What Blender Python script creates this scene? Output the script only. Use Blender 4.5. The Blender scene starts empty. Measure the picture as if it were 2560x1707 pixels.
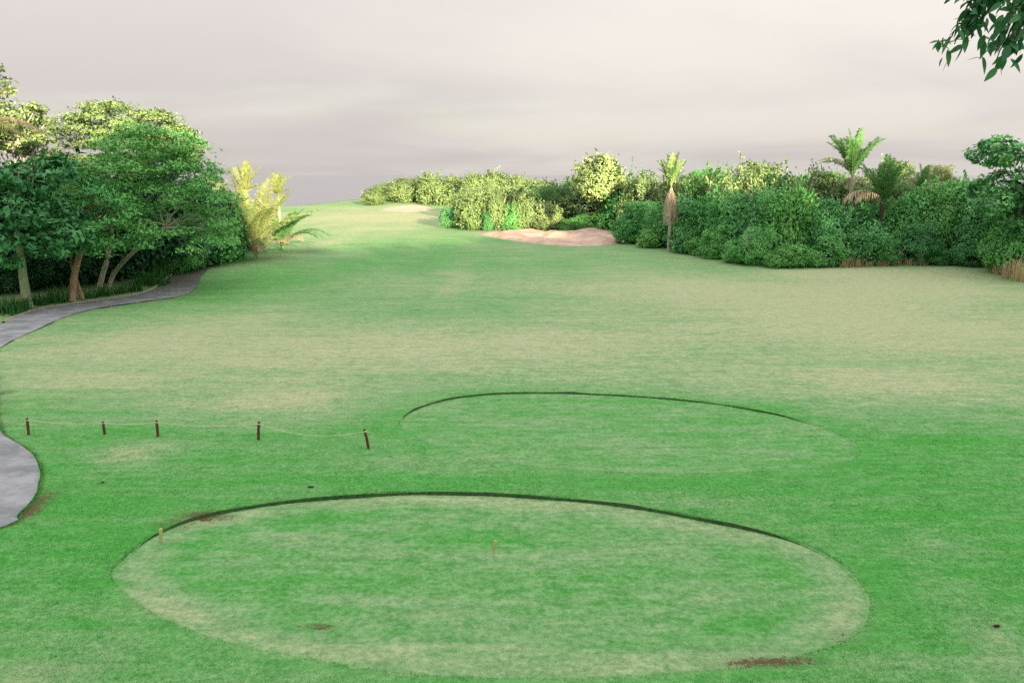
import bpy, math, random
import numpy as np
from mathutils import Vector, Matrix

rng = np.random.default_rng(11)
random.seed(5)
R = math.radians
scene = bpy.context.scene
COL = scene.collection

# ------------------------------------------------------------------ camera
CAMZ = 7.0
F = 2009.0                                   # focal length in photo pixels (2560 wide)
PITCH = math.atan((853.5 - 438.0) / F)
cam_d = bpy.data.cameras.new('camera')
cam_d.sensor_width = 36.0
cam_d.lens = 36.0 * F / 2560.0
cam_d.clip_start = 0.1
cam_d.clip_end = 60000
cam = bpy.data.objects.new('camera', cam_d)
COL.objects.link(cam)
cam.location = (0, 0, CAMZ)
cam.rotation_euler = (math.pi / 2 - PITCH, 0, 0)
scene.camera = cam

# ------------------------------------------------------------------ world, sun, exposure
SUN_AZ = R(20)                               # sunlight travels forward and a little to the left
SUN_EL = R(9.2)
world = bpy.data.worlds.new('World')
scene.world = world
world.use_nodes = True
wn, wl = world.node_tree.nodes, world.node_tree.links
wn.clear()
w_out = wn.new('ShaderNodeOutputWorld')
w_bg = wn.new('ShaderNodeBackground')
w_bg.inputs['Strength'].default_value = 0.1
sky = wn.new('ShaderNodeTexSky')
sky.sky_type = 'NISHITA'
sky.sun_disc = False
sky.sun_elevation = SUN_EL
sky.sun_rotation = math.pi - SUN_AZ          # sun stands behind the camera, a little right
sky.altitude = 20
sky.air_density = 1.0
sky.dust_density = 3.0
sky.ozone_density = 1.0


def wmath(op, a, b=None, clamp=False):
    n = wn.new('ShaderNodeMath'); n.operation = op; n.use_clamp = clamp
    for i, v in enumerate((a, b)):
        if v is None:
            continue
        if isinstance(v, (int, float)):
            n.inputs[i].default_value = v
        else:
            wl.new(v, n.inputs[i])
    return n.outputs[0]


tc = wn.new('ShaderNodeTexCoord')
sep = wn.new('ShaderNodeSeparateXYZ')
wl.new(tc.outputs['Generated'], sep.inputs[0])
zc = wmath('MAXIMUM', sep.outputs['Z'], 0.0)
den = wmath('ADD', zc, 0.10)
comb = wn.new('ShaderNodeCombineXYZ')
wl.new(wmath('DIVIDE', sep.outputs['X'], den), comb.inputs[0])
wl.new(wmath('DIVIDE', sep.outputs['Y'], den), comb.inputs[1])


def wnoise(scale, detail, rough, off, dist=0.0):
    mp = wn.new('ShaderNodeMapping'); mp.inputs['Location'].default_value = off
    wl.new(comb.outputs[0], mp.inputs['Vector'])
    n = wn.new('ShaderNodeTexNoise')
    n.inputs['Scale'].default_value = scale
    n.inputs['Detail'].default_value = detail
    n.inputs['Roughness'].default_value = rough
    n.inputs['Distortion'].default_value = dist
    wl.new(mp.outputs[0], n.inputs['Vector'])
    return n.outputs['Fac']


def wmix(fac, a, b):
    n = wn.new('ShaderNodeMix'); n.data_type = 'RGBA'
    if isinstance(fac, (int, float)):
        n.inputs[0].default_value = fac
    else:
        wl.new(fac, n.inputs[0])
    for i, v in ((6, a), (7, b)):
        if isinstance(v, tuple):
            n.inputs[i].default_value = (*v, 1)
        else:
            wl.new(v, n.inputs[i])
    return n.outputs[2]


def wramp(v, lo, hi):
    n = wn.new('ShaderNodeMapRange'); n.interpolation_type = 'SMOOTHSTEP'
    n.inputs['From Min'].default_value = lo; n.inputs['From Max'].default_value = hi
    wl.new(v, n.inputs['Value'])
    return n.outputs['Result']


n1 = wnoise(0.38, 4, 0.46, (3.1, 1.7, 0), 0.5)
n2 = wnoise(0.30, 4, 0.5, (8.3, 4.4, 2.0), 0.2)
CLOUD_DARK = (1.75, 1.62, 1.56)
CLOUD_LIGHT = (2.20, 2.06, 1.91)
cloud = wmix(wramp(wmath('ADD', n1, wmath('MULTIPLY', sep.outputs['X'], 0.32)), 0.30, 0.74), CLOUD_DARK, CLOUD_LIGHT)
# cloud decks are brighter overhead than at the horizon (standard overcast luminance)
over = wmath('ADD', wmath('MULTIPLY', zc, 1.5), 0.92)
vm = wn.new('ShaderNodeVectorMath'); vm.operation = 'SCALE'
wl.new(cloud, vm.inputs[0]); wl.new(over, vm.inputs['Scale'])
clear = wramp(n2, 0.52, 0.78)
thin = wmath('MULTIPLY', clear, 0.30)
col = wmix(thin, vm.outputs[0], sky.outputs['Color'])
wl.new(col, w_bg.inputs['Color'])
wl.new(w_bg.outputs[0], w_out.inputs['Surface'])

sun_d = bpy.data.lights.new('sun', 'SUN')
sun_d.energy = 5.0
sun_d.angle = R(0.6)
sun_d.color = (1.0, 0.78, 0.47)
sun = bpy.data.objects.new('sun', sun_d)
COL.objects.link(sun)
S_H = Vector((-math.sin(SUN_AZ), math.cos(SUN_AZ), 0))
s_dir = Vector((S_H.x * math.cos(SUN_EL), S_H.y * math.cos(SUN_EL), -math.sin(SUN_EL)))
sun.rotation_euler = s_dir.to_track_quat('-Z', 'Y').to_euler()
sun.location = (20, -60, 60)

scene.view_settings.view_transform = 'Standard'
scene.view_settings.look = 'None'
scene.view_settings.exposure = 1.9
scene.view_settings.gamma = 1.0
scene.view_settings.use_curve_mapping = False
scene.cycles.use_denoising = False
scene.cycles.max_bounces = 10
scene.cycles.diffuse_bounces = 8
scene.cycles.transmission_bounces = 8
scene.cycles.transparent_max_bounces = 4

# ------------------------------------------------------------------ numeric helpers


def _hash(ix, iy, seed):
    h = (ix * 374761393 + iy * 668265263 + seed * 974634791) & 0xFFFFFFFF
    h = ((h ^ (h >> 13)) * 1274126177) & 0xFFFFFFFF
    return ((h ^ (h >> 16)) & 0xFFFF) / 65535.0


def vnoise(x, y, seed=0):
    x = np.asarray(x, float); y = np.asarray(y, float)
    ix = np.floor(x).astype(np.int64); iy = np.floor(y).astype(np.int64)
    fx = x - ix; fy = y - iy
    fx = fx * fx * (3 - 2 * fx); fy = fy * fy * (3 - 2 * fy)
    a = _hash(ix, iy, seed); b = _hash(ix + 1, iy, seed)
    c = _hash(ix, iy + 1, seed); d = _hash(ix + 1, iy + 1, seed)
    return (a * (1 - fx) + b * fx) * (1 - fy) + (c * (1 - fx) + d * fx) * fy


def fbm(x, y, seed=0, o=4):
    s = 0.0; a = 0.5
    for k in range(o):
        s = s + a * vnoise(np.asarray(x) * 2 ** k + 17.3 * k, np.asarray(y) * 2 ** k - 9.1 * k, seed + k)
        a *= 0.5
    return s / (1 - 0.5 ** o)


def sstep(v, lo, hi):
    t = np.clip((np.asarray(v, float) - lo) / (hi - lo), 0, 1)
    return t * t * (3 - 2 * t)


# ------------------------------------------------------------------ terrain height
SA, CA = math.sin(SUN_AZ), math.cos(SUN_AZ)


def terrain(x, y):
    x = np.asarray(x, float); y = np.asarray(y, float)
    t = -x * SA + y * CA
    z = 0.34 * (fbm(x / 23, y / 23, 3, 3) - 0.5) * sstep(y, 16, 40)
    z = z + 0.10 * (fbm(x / 6, y / 6, 9, 2) - 0.5)
    z = z + 5.4 * sstep(8.2 - y, 0, 9.5)
    z = z + 9.0 * sstep(-5 - t, 0, 30)  # unseen ridge behind the camera, carries the shade trees
    # far end of the fairway rises a touch to the right, then the land drops to the sea
    z = z + 1.6 * sstep(x, -56, -20) * sstep(y, 165, 205)
    edge = 186 + 6 * fbm(x / 30, y * 0, 21, 2) + 120 * sstep(x, -56, -20)
    z = z - 24 * sstep(y - edge, 0, 22)
    z = z - 24 * sstep(-95 - x, 0, 40) * sstep(y, 60, 110)
    return z


def th(x, y):
    return float(terrain(x, y))


CP, SP = math.cos(PITCH), math.sin(PITCH)
K = 2560.0 / 2352.0                      # the photo was measured on a 2352 px wide view


def ray(xd, yd):
    a = (xd * K - 1280.0) / F; b = (853.5 - yd * K) / F
    return Vector((a, CP + b * SP, -SP + b * CP))


def G(xd, yd):
    """ground point seen at that place of the photograph"""
    d = ray(xd, yd)
    s = CAMZ / -d.z
    for _ in range(25):
        z = th(d.x * s, d.y * s)
        s = 0.5 * s + 0.5 * (CAMZ - z) / -d.z
    return Vector((d.x * s, d.y * s, th(d.x * s, d.y * s)))


def A(xd, yd, y):
    """point at world distance y along that line of sight"""
    d = ray(xd, yd); s = y / d.y
    return Vector((d.x * s, y, CAMZ + d.z * s))


def inside(px, py, poly):
    px = np.asarray(px); py = np.asarray(py)
    c = np.zeros(px.shape, bool)
    n = len(poly)
    for i in range(n):
        x0, y0 = poly[i][:2]; x1, y1 = poly[(i + 1) % n][:2]
        if y0 == y1:
            continue
        c ^= ((y0 > py) != (y1 > py)) & (px < (x1 - x0) * (py - y0) / (y1 - y0) + x0)
    return c


def pdist(px, py, poly, closed=True):
    d = np.full(np.shape(px), 1e9)
    n = len(poly)
    for i in range(n if closed else n - 1):
        x0, y0 = poly[i][:2]; x1, y1 = poly[(i + 1) % n][:2]
        dx, dy = x1 - x0, y1 - y0
        l2 = dx * dx + dy * dy + 1e-12
        t = np.clip(((px - x0) * dx + (py - y0) * dy) / l2, 0, 1)
        d = np.minimum(d, np.hypot(px - x0 - t * dx, py - y0 - t * dy))
    return d


def smooth(pts, closed, n):
    """Catmull-Rom"""
    P = [np.array(p[:2], float) for p in pts]
    m = len(P); out = []
    for i in range(m if closed else m - 1):
        if closed:
            p0, p1, p2, p3 = P[i - 1], P[i], P[(i + 1) % m], P[(i + 2) % m]
        else:
            p0, p1, p2, p3 = P[max(i - 1, 0)], P[i], P[i + 1], P[min(i + 2, m - 1)]
        for k in range(n):
            t = k / n
            out.append(0.5 * ((2 * p1) + (-p0 + p2) * t + (2 * p0 - 5 * p1 + 4 * p2 - p3) * t * t + (-p0 + 3 * p1 - 3 * p2 + p3) * t ** 3))
    if not closed:
        out.append(P[-1])
    return [tuple(p) for p in out]


# ------------------------------------------------------------------ object helpers


def mesh_np(name, verts, faces, attrs=None, smooth_sh=False):
    """verts (n,3), faces (m,k) arrays -> mesh; attrs: {name: per-vertex float array}"""
    verts = np.asarray(verts, np.float32); faces = np.asarray(faces, np.int32)
    me = bpy.data.meshes.new(name)
    k = faces.shape[1]
    me.vertices.add(len(verts)); me.vertices.foreach_set('co', verts.ravel())
    me.loops.add(faces.size); me.loops.foreach_set('vertex_index', faces.ravel())
    me.polygons.add(len(faces))
    me.polygons.foreach_set('loop_start', np.arange(0, faces.size, k, dtype=np.int32))
    me.polygons.foreach_set('use_smooth', np.full(len(faces), smooth_sh, bool))
    me.update(calc_edges=True)
    for a, v in (attrs or {}).items():
        at = me.attributes.new(a, 'FLOAT', 'POINT')
        at.data.foreach_set('value', np.asarray(v, np.float32))
    return me


def link(name, me, mat=None, parent=None, loc=None):
    o = bpy.data.objects.new(name, me)
    COL.objects.link(o)
    if mat is not None and me is not None and not me.materials:
        me.materials.append(mat)
    if parent is not None:
        o.parent = parent
    if loc is not None:
        o.location = loc
    return o


def tag(o, label=None, cat=None, group=None, kind=None):
    if label: o['label'] = label
    if cat: o['category'] = cat
    if group: o['group'] = group
    if kind: o['kind'] = kind
    return o


def empty(name, loc, label, cat, group=None, rz=0.0):
    o = bpy.data.objects.new(name, None)
    COL.objects.link(o)
    o.location = loc; o.rotation_euler = (0, 0, rz); o.empty_display_size = 0.3
    return tag(o, label, cat, group)


class Geo:
    """collects tubes and polygons, quads and triangles kept as quads"""
    def __init__(self):
        self.v = []; self.f = []

    def tube(self, pts, rad, seg=8, cap=True, wob=0.0):
        base = len(self.v)
        pts = [Vector(p) for p in pts]
        n = len(pts)
        up = Vector((0.13, 0.31, 0.94))
        for i, p in enumerate(pts):
            t = (pts[min(i + 1, n - 1)] - pts[max(i - 1, 0)]).normalized()
            a = t.cross(up)
            if a.length < 1e-3:
                a = t.cross(Vector((1, 0, 0)))
            a.normalize(); b = t.cross(a)
            for k in range(seg):
                w = 2 * math.pi * k / seg
                r = rad[i] * (1 + wob * (random.random() - 0.5))
                self.v.append(p + a * (r * math.cos(w)) + b * (r * math.sin(w)))
        for i in range(n - 1):
            for k in range(seg):
                q = base + i * seg
                self.f.append((q + k, q + (k + 1) % seg, q + seg + (k + 1) % seg, q + seg + k))
        if cap:
            self.v.append(pts[-1]); e = len(self.v) - 1
            q = base + (n - 1) * seg
            for k in range(seg):
                self.f.append((q + k, q + (k + 1) % seg, e))
        return self

    def build(self, name, mat, parent=None, loc=None, sm=True):
        me = bpy.data.meshes.new(name)
        me.from_pydata([tuple(v) for v in self.v], [], self.f)
        me.polygons.foreach_set('use_smooth', [sm] * len(me.polygons))
        me.update()
        return link(name, me, mat, parent, loc)


# ------------------------------------------------------------------ materials


def new_mat(name):
    m = bpy.data.materials.new(name); m.use_nodes = True
    nt = m.node_tree; nt.nodes.clear()
    out = nt.nodes.new('ShaderNodeOutputMaterial')
    return m, nt, out


class NT:
    def __init__(self, nt):
        self.nt = nt

    def n(self, t, **kw):
        x = self.nt.nodes.new(t)
        for k, v in kw.items():
            setattr(x, k, v)
        return x

    def l(self, a, b):
        self.nt.links.new(a, b)

    def put(self, sock, v):
        if isinstance(v, (int, float)):
            sock.default_value = v
        elif isinstance(v, tuple):
            sock.default_value = v if len(v) == len(sock.default_value) else (*v, 1)
        else:
            self.l(v, sock)

    def math(self, op, a, b=0.0, clamp=False):
        x = self.n('ShaderNodeMath', operation=op, use_clamp=clamp)
        self.put(x.inputs[0], a); self.put(x.inputs[1], b)
        return x.outputs[0]

    def mix(self, f, a, b, blend='MIX'):
        x = self.n('ShaderNodeMix', data_type='RGBA', blend_type=blend)
        self.put(x.inputs[0], f); self.put(x.inputs[6], a); self.put(x.inputs[7], b)
        return x.outputs[2]

    def noise(self, scale, detail=3, rough=0.55, stretch=(1, 1, 1), vec=None, dist=0.0):
        if vec is None:
            vec = self.n('ShaderNodeTexCoord').outputs['Object']
        mp = self.n('ShaderNodeMapping'); mp.inputs['Scale'].default_value = stretch
        self.l(vec, mp.inputs['Vector'])
        x = self.n('ShaderNodeTexNoise')
        x.inputs['Scale'].default_value = scale; x.inputs['Detail'].default_value = detail
        x.inputs['Roughness'].default_value = rough; x.inputs['Distortion'].default_value = dist
        self.l(mp.outputs[0], x.inputs['Vector'])
        return x.outputs['Fac']

    def ramp(self, v, lo, hi, a=0.0, b=1.0):
        x = self.n('ShaderNodeMapRange', interpolation_type='SMOOTHSTEP')
        self.put(x.inputs['Value'], v)
        x.inputs['From Min'].default_value = lo; x.inputs['From Max'].default_value = hi
        x.inputs['To Min'].default_value = a; x.inputs['To Max'].default_value = b
        return x.outputs['Result']

    def attr(self, name):
        return self.n('ShaderNodeAttribute', attribute_name=name).outputs['Fac']

    def bsdf(self, color, rough=0.8, spec=0.3, normal=None):
        b = self.n('ShaderNodeBsdfPrincipled')
        self.put(b.inputs['Base Color'], color); self.put(b.inputs['Roughness'], rough)
        self.put(b.inputs['Specular IOR Level'], spec)
        if normal is not None:
            self.l(normal, b.inputs['Normal'])
        return b.outputs[0]

    def bump(self, h, strength=0.5, dist=0.02):
        b = self.n('ShaderNodeBump'); b.inputs['Strength'].default_value = strength
        b.inputs['Distance'].default_value = dist
        self.l(h, b.inputs['Height'])
        return b.outputs[0]


LUSH = (0.062, 0.300, 0.054)
MID = (0.165, 0.330, 0.145)
DRY = (0.350, 0.405, 0.240)
SOIL = (0.100, 0.076, 0.043)


def turf_colour(q, fine=True):
    dry = q.attr('dry'); dirt = q.attr('dirt'); lush = q.attr('lush')
    big = q.noise(0.35, 4, 0.6, (1, 1.6, 1))
    med = q.noise(1.9, 4, 0.65, (1, 1.8, 1))
    sml = q.noise(9.0, 3, 0.7)
    tiny = q.noise(46.0, 2, 0.7)
    v = q.math('ADD', q.math('MULTIPLY', q.math('SUBTRACT', big, 0.5), 1.1), q.math('MULTIPLY', q.math('SUBTRACT', med, 0.5), 1.25))
    v = q.math('ADD', v, q.math('MULTIPLY', q.math('SUBTRACT', sml, 0.5), 1.4))
    v = q.math('ADD', v, q.math('MULTIPLY', q.math('SUBTRACT', tiny, 0.5), 0.9))
    stk = q.noise(1.0, 4, 0.6, (0.16, 1.1, 1), dist=0.5)
    stk2 = q.noise(1.0, 3, 0.6, (0.5, 4.5, 1), dist=0.4)
    v = q.math('ADD', v, q.math('MULTIPLY', q.math('SUBTRACT', stk, 0.5), 1.5))
    v = q.math('ADD', v, q.math('MULTIPLY', q.math('SUBTRACT', stk2, 0.5), 0.9))
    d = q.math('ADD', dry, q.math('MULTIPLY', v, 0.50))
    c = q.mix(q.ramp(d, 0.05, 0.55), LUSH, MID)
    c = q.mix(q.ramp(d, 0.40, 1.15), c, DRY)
    c = q.mix(q.math('MULTIPLY', lush, q.ramp(v, -0.9, 0.6, 1.0, 0.55)), c, LUSH)
    # tufts: thicker and thinner grass, down to hand-size clumps
    gr = q.math('ADD', q.math('MULTIPLY', q.math('ADD', sml, tiny), 0.5), q.math('MULTIPLY', q.math('SUBTRACT', med, 0.5), 0.35))
    k = q.ramp(gr, 0.30, 0.70, 0.74, 1.24)
    cb = q.n('ShaderNodeCombineColor')
    for i_ in range(3):
        q.l(k, cb.inputs[i_])
    c = q.mix(1.0, c, cb.outputs[0], 'MULTIPLY')
    dd = q.ramp(q.math('ADD', dirt, q.math('MULTIPLY', q.math('SUBTRACT', q.math('ADD', sml, tiny), 1.0), 2.2)), 0.34, 0.62)
    c = q.mix(q.math('MULTIPLY', dd, q.ramp(dirt, 0.05, 0.22)), c, SOIL)
    return c, sml, tiny, med


def mat_turf():
    m, nt, out = new_mat('turf')
    q = NT(nt)
    c, sml, tiny, med = turf_colour(q)
    h = q.math('ADD', q.math('MULTIPLY', sml, 0.6), tiny)
    q.l(q.bsdf(c, 0.85, 0.12, q.bump(h, 0.22, 0.03)), out.inputs[0])
    return m


def mat_blade():
    m, nt, out = new_mat('grass_blades')
    q = NT(nt)
    c, *_ = turf_colour(q)
    t = q.attr('tint')
    c = q.mix(t, q.mix(1.0, c, (0.9, 0.95, 0.9, 1), 'MULTIPLY'), q.mix(1.0, c, (1.5, 1.35, 1.3, 1), 'MULTIPLY'))
    a = q.bsdf(c, 0.6, 0.2)
    tr = q.n('ShaderNodeBsdfTranslucent'); q.l(c, tr.inputs['Color'])
    mx = q.n('ShaderNodeMixShader'); mx.inputs[0].default_value = 0.4
    q.l(a, mx.inputs[1]); q.l(tr.outputs[0], mx.inputs[2])
    q.l(mx.outputs[0], out.inputs[0])
    return m


def mat_leaf(name, dark, light, trans=0.12, rough=0.5, vary=0.5):
    m, nt, out = new_mat(name)
    q = NT(nt)
    t = q.attr('tint')
    oi = q.n('ShaderNodeObjectInfo').outputs['Random']
    f = q.math('ADD', q.math('MULTIPLY', t, 1.0 - 0.35 * vary), q.math('MULTIPLY', q.math('SUBTRACT', oi, 0.25), vary), True)
    c = q.mix(f, dark, light)
    a = q.bsdf(c, rough, 0.25)
    tr = q.n('ShaderNodeBsdfTranslucent')
    q.l(q.mix(1.0, c, (1.25, 1.2, 0.7, 1), 'MULTIPLY'), tr.inputs['Color'])
    mx = q.n('ShaderNodeMixShader'); mx.inputs[0].default_value = trans
    q.l(a, mx.inputs[1]); q.l(tr.outputs[0], mx.inputs[2])
    q.l(mx.outputs[0], out.inputs[0])
    return m


def mat_plain(name, c0, c1, scale=6.0, rough=0.8, bump=0.3, stretch=(1, 1, 1), spec=0.25, bd=0.02):
    m, nt, out = new_mat(name)
    q = NT(nt)
    a = q.noise(scale, 5, 0.62, stretch)
    b = q.noise(scale * 6, 3, 0.6, stretch)
    f = q.ramp(q.math('ADD', q.math('MULTIPLY', a, 0.7), q.math('MULTIPLY', b, 0.3)), 0.3, 0.7)
    q.l(q.bsdf(q.mix(f, c0, c1), rough, spec, q.bump(q.math('ADD', a, b), bump, bd)), out.inputs[0])
    return m


def mat_path():
    m, nt, out = new_mat('path_concrete')
    q = NT(nt)
    a = q.noise(1.1, 5, 0.65)
    b = q.noise(1.9, 6, 0.75, (0.55, 2.4, 1), dist=0.6)
    g = q.noise(60, 2, 0.6)
    c = q.mix(q.ramp(a, 0.35, 0.65), (0.195, 0.215, 0.240), (0.325, 0.350, 0.385))
    c = q.mix(q.math('MULTIPLY', q.ramp(b, 0.52, 0.70), 0.7), c, (0.10, 0.105, 0.115))
    c = q.mix(q.math('MULTIPLY', q.math('SUBTRACT', g, 0.5, True), 0.6), c, (0.2, 0.19, 0.2))
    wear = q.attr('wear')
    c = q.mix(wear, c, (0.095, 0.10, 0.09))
    q.l(q.bsdf(c, 0.85, 0.2, q.bump(q.math('ADD', b, g), 0.3, 0.01)), out.inputs[0])
    return m


def mat_sea():
    m, nt, out = new_mat('sea_water')
    q = NT(nt)
    a = q.noise(0.02, 5, 0.6, (1, 3, 1))
    w = q.noise(0.25, 4, 0.6, (1, 2, 1))
    c = q.mix(a, (0.155, 0.172, 0.220), (0.205, 0.220, 0.268))
    q.l(q.bsdf(c, 0.45, 0.5, q.bump(w, 0.5, 0.6)), out.inputs[0])
    return m


M = {}
M['turf'] = mat_turf()
M['blade'] = mat_blade()
M['path'] = mat_path()
M['sea'] = mat_sea()
M['thatch'] = mat_plain('cut_turf_edge', (0.022, 0.060, 0.020), (0.060, 0.130, 0.042), 9, 0.95, 0.6)
M['sand'] = mat_plain('sand', (0.34, 0.245, 0.20), (0.60, 0.475, 0.40), 0.55, 0.95, 0.4, spec=0.1)
M['whitesand'] = mat_plain('pale_sand', (0.36, 0.36, 0.29), (0.46, 0.45, 0.36), 0.4, 0.95, 0.3, spec=0.1)
M['kerb'] = mat_plain('kerb_concrete', (0.30, 0.29, 0.22), (0.44, 0.41, 0.30), 3, 0.9, 0.3)
M['bark_pale'] = mat_plain('pale_bark', (0.30, 0.27, 0.21), (0.56, 0.52, 0.43), 5, 0.85, 0.5, (1, 1, 0.3))
M['bark_green'] = mat_plain('mossy_bark', (0.24, 0.29, 0.17), (0.44, 0.49, 0.33), 5, 0.85, 0.5, (1, 1, 0.3))
M['bark_red'] = mat_plain('reddish_bark', (0.30, 0.17, 0.11), (0.54, 0.37, 0.25), 5, 0.8, 0.5, (1, 1, 0.3))
M['bark_dark'] = mat_plain('dark_bark', (0.05, 0.035, 0.028), (0.11, 0.08, 0.06), 5, 0.9, 0.5, (1, 1, 0.3))
M['wood_red'] = mat_plain('stained_wood', (0.085, 0.030, 0.020), (0.16, 0.065, 0.040), 30, 0.7, 0.5, (1, 1, 0.2), bd=0.004)
M['wood_pale'] = mat_plain('pale_wood', (0.42, 0.36, 0.16), (0.58, 0.52, 0.28), 30, 0.7, 0.4, (1, 1, 0.2), bd=0.003)
M['rope'] = mat_plain('rope_fibre', (0.55, 0.55, 0.34), (0.72, 0.72, 0.50), 60, 0.9, 0.4, bd=0.002)
M['debris'] = mat_plain('dark_debris', (0.02, 0.02, 0.014), (0.06, 0.045, 0.03), 30, 0.9, 0.4, bd=0.004)
M['white'] = mat_plain('weathered_white', (0.55, 0.55, 0.50), (0.72, 0.72, 0.68), 20, 0.7, 0.2, bd=0.003)

M['lf_emerald'] = mat_leaf('leaf_emerald', (0.066, 0.31, 0.088), (0.195, 0.52, 0.165))
M['lf_fresh'] = mat_leaf('leaf_fresh', (0.085, 0.34, 0.085), (0.225, 0.54, 0.155))
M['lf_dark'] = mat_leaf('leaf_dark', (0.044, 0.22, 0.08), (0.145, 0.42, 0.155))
M['lf_sun_olive'] = mat_leaf('leaf_sun_olive', (0.115, 0.215, 0.075), (0.285, 0.395, 0.18))  # yellowed green, paints low sunlight into the sunlit crowns
M['lf_deep_shade'] = mat_leaf('leaf_deep_shade', (0.018, 0.085, 0.042), (0.060, 0.180, 0.090))  # leaf green darkened to paint the shade inside the left woods
M['lf_palm'] = mat_leaf('palm_frond_green', (0.06, 0.19, 0.07), (0.17, 0.35, 0.13), 0.35)
M['lf_sun_yellow'] = mat_leaf('palm_frond_sun_yellow', (0.2, 0.26, 0.095), (0.35, 0.41, 0.19), 0.4)  # the sun's yellow is put into the leaf colour here
M['lf_dead'] = mat_leaf('palm_frond_dead', (0.28, 0.235, 0.175), (0.46, 0.395, 0.31), 0.15, 0.8)
M['lf_straw'] = mat_leaf('straw_grass', (0.33, 0.265, 0.16), (0.60, 0.51, 0.34), 0.25, 0.8)
M['lf_tall'] = mat_leaf('tall_grass', (0.025, 0.115, 0.030), (0.085, 0.250, 0.075), 0.35)
M['lf_hang'] = mat_leaf('overhang_leaf', (0.03, 0.125, 0.068), (0.11, 0.3, 0.15), 0.3, 0.4, 0.9)

# ------------------------------------------------------------------ outlines on the ground
RING_1 = [(258, 1320), (285, 1285), (340, 1238), (430, 1195), (540, 1168), (700, 1146), (860, 1134), (1000, 1131), (1150, 1134),
          (1300, 1145), (1450, 1162), (1600, 1188), (1740, 1217), (1850, 1252), (1930, 1295), (1980, 1345), (1997, 1390),
          (1985, 1432), (1940, 1470), (1850, 1500), (1700, 1530), (1450, 1550), (1200, 1556), (950, 1545), (700, 1508),
          (500, 1466), (380, 1420), (300, 1370)]
RING_2 = [(920, 975), (930, 955), (965, 935), (1030, 915), (1110, 905), (1190, 901), (1300, 902), (1420, 907), (1550, 916),
          (1670, 930), (1780, 950), (1870, 975), (1940, 1003), (1970, 1030), (1965, 1050), (1930, 1064), (1840, 1076),
          (1700, 1083), (1550, 1085), (1400, 1082), (1250, 1072), (1120, 1055), (1020, 1030), (950, 1000)]
ring1 = smooth([G(*p) for p in RING_1], True, 6)
ring2 = smooth([G(*p) for p in RING_2], True, 6)

# cart path: right and left edges as (display) points, joined outside the frame
g0 = [G(0, 1212), G(40, 1182), G(78, 1142), (G(92, 1085)), G(75, 1045), G(50, 1025), G(0, 990)]
far_r = [G(0, 800), G(78, 760), G(156, 726), G(225, 708), G(334, 692), G(415, 680), G(450, 660), G(462, 636), G(480, 616), G(497, 603)]
far_l = [G(0, 747), G(78, 713), G(151, 700), G(222, 690), G(310, 677), G(352, 664), G(372, 648), G(398, 630), G(445, 609), G(470, 599)]
v = lambda x, y: Vector((x, y, 0))
PATH_R = smooth([v(-15.4, 11.0), v(-12.4, 12.9)] + g0 + [v(-16.0, 24.2), v(-18.6, 28.3)] + far_r, False, 6)
PATH_L = smooth([v(-16.6, 13.4), v(-14.6, 14.8), v(-13.7, 16.0), v(-13.8, 17.6), v(-14.9, 19.8), v(-16.9, 22.9), v(-19.2, 26.6), v(-21.8, 31.0)] + far_l, False, 6)
path_poly = PATH_R + PATH_L[::-1]

# dry (the far one also painted sunlight), lush and bare patches of turf: centre and half size as seen, turned into patches on the ground


def patch(xd, yd, rx, ry, s):
    c = G(xd, yd)
    wx = (G(xd + rx, yd) - G(xd - rx, yd)).length / 2
    wy = (G(xd, yd - ry) - G(xd, yd + ry)).length / 2
    return (c.x, c.y, wx, wy, s)


DRY_LITP = [patch(*p) for p in [
    (1850, 655, 420, 30, .70), (2150, 665, 260, 36, .60), (1950, 745, 420, 55, .55), (850, 800, 420, 55, .60), (640, 925, 190, 42, .80),
    (300, 1042, 110, 26, .75), (540, 735, 180, 32, .40), (1800, 868, 360, 26, .50), (2120, 900, 240, 30, .45), (230, 800, 260, 50, .55),
    (1300, 790, 300, 45, .35), (180, 890, 250, 40, .40), (80, 1535, 120, 30, .55), (2320, 1480, 90, 110, .5), (2200, 1260, 120, 50, .3),
    (780, 1500, 420, 26, .26), (340, 1390, 60, 60, .30), (1950, 1430, 50, 40, .40), (1200, 1160, 500, 16, .18), (460, 1190, 110, 18, .55),
    (1400, 660, 300, 25, .25), (1050, 640, 30, 40, .30), (850, 505, 280, 30, .75), (760, 560, 60, 22, .3), (1900, 1385, 90, 80, .2),  # far fairway patch also paints its sunlit yellow
    (1620, 1240, 200, 30, .2), (1300, 1480, 260, 40, .14), (900, 1240, 200, 40, .14), (2000, 625, 330, 10, .5)]]
LUSHP = [patch(*p) for p in [
    (560, 660, 170, 45, 1.0), (700, 620, 160, 30, .45), (1150, 1102, 480, 24, 1.0), (230, 1160, 420, 40, 1.0), (2150, 1030, 220, 40, .6),
    (60, 930, 120, 30, .7), (880, 990, 120, 60, .45), (150, 1300, 200, 60, .5), (2050, 1320, 70, 90, .5), (1250, 610, 260, 16, .35),
    (1700, 1120, 350, 22, .5), (130, 1080, 70, 50, .6), (120, 1450, 160, 60, .25), (620, 1010, 160, 24, .4), (1000, 560, 150, 20, .4)]]
DIRTP = [patch(*p) for p in [
    (470, 1184, 70, 9, .85), (400, 1205, 50, 8, .5), (1770, 1519, 110, 11, 1.0), (1940, 1462, 40, 20, .35), (732, 1437, 34, 7, .85),
    (95, 1150, 30, 30, .55), (60, 1180, 30, 14, .6), (2290, 1438, 10, 5, .9), (235, 1108, 10, 3, .8)]]


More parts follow.
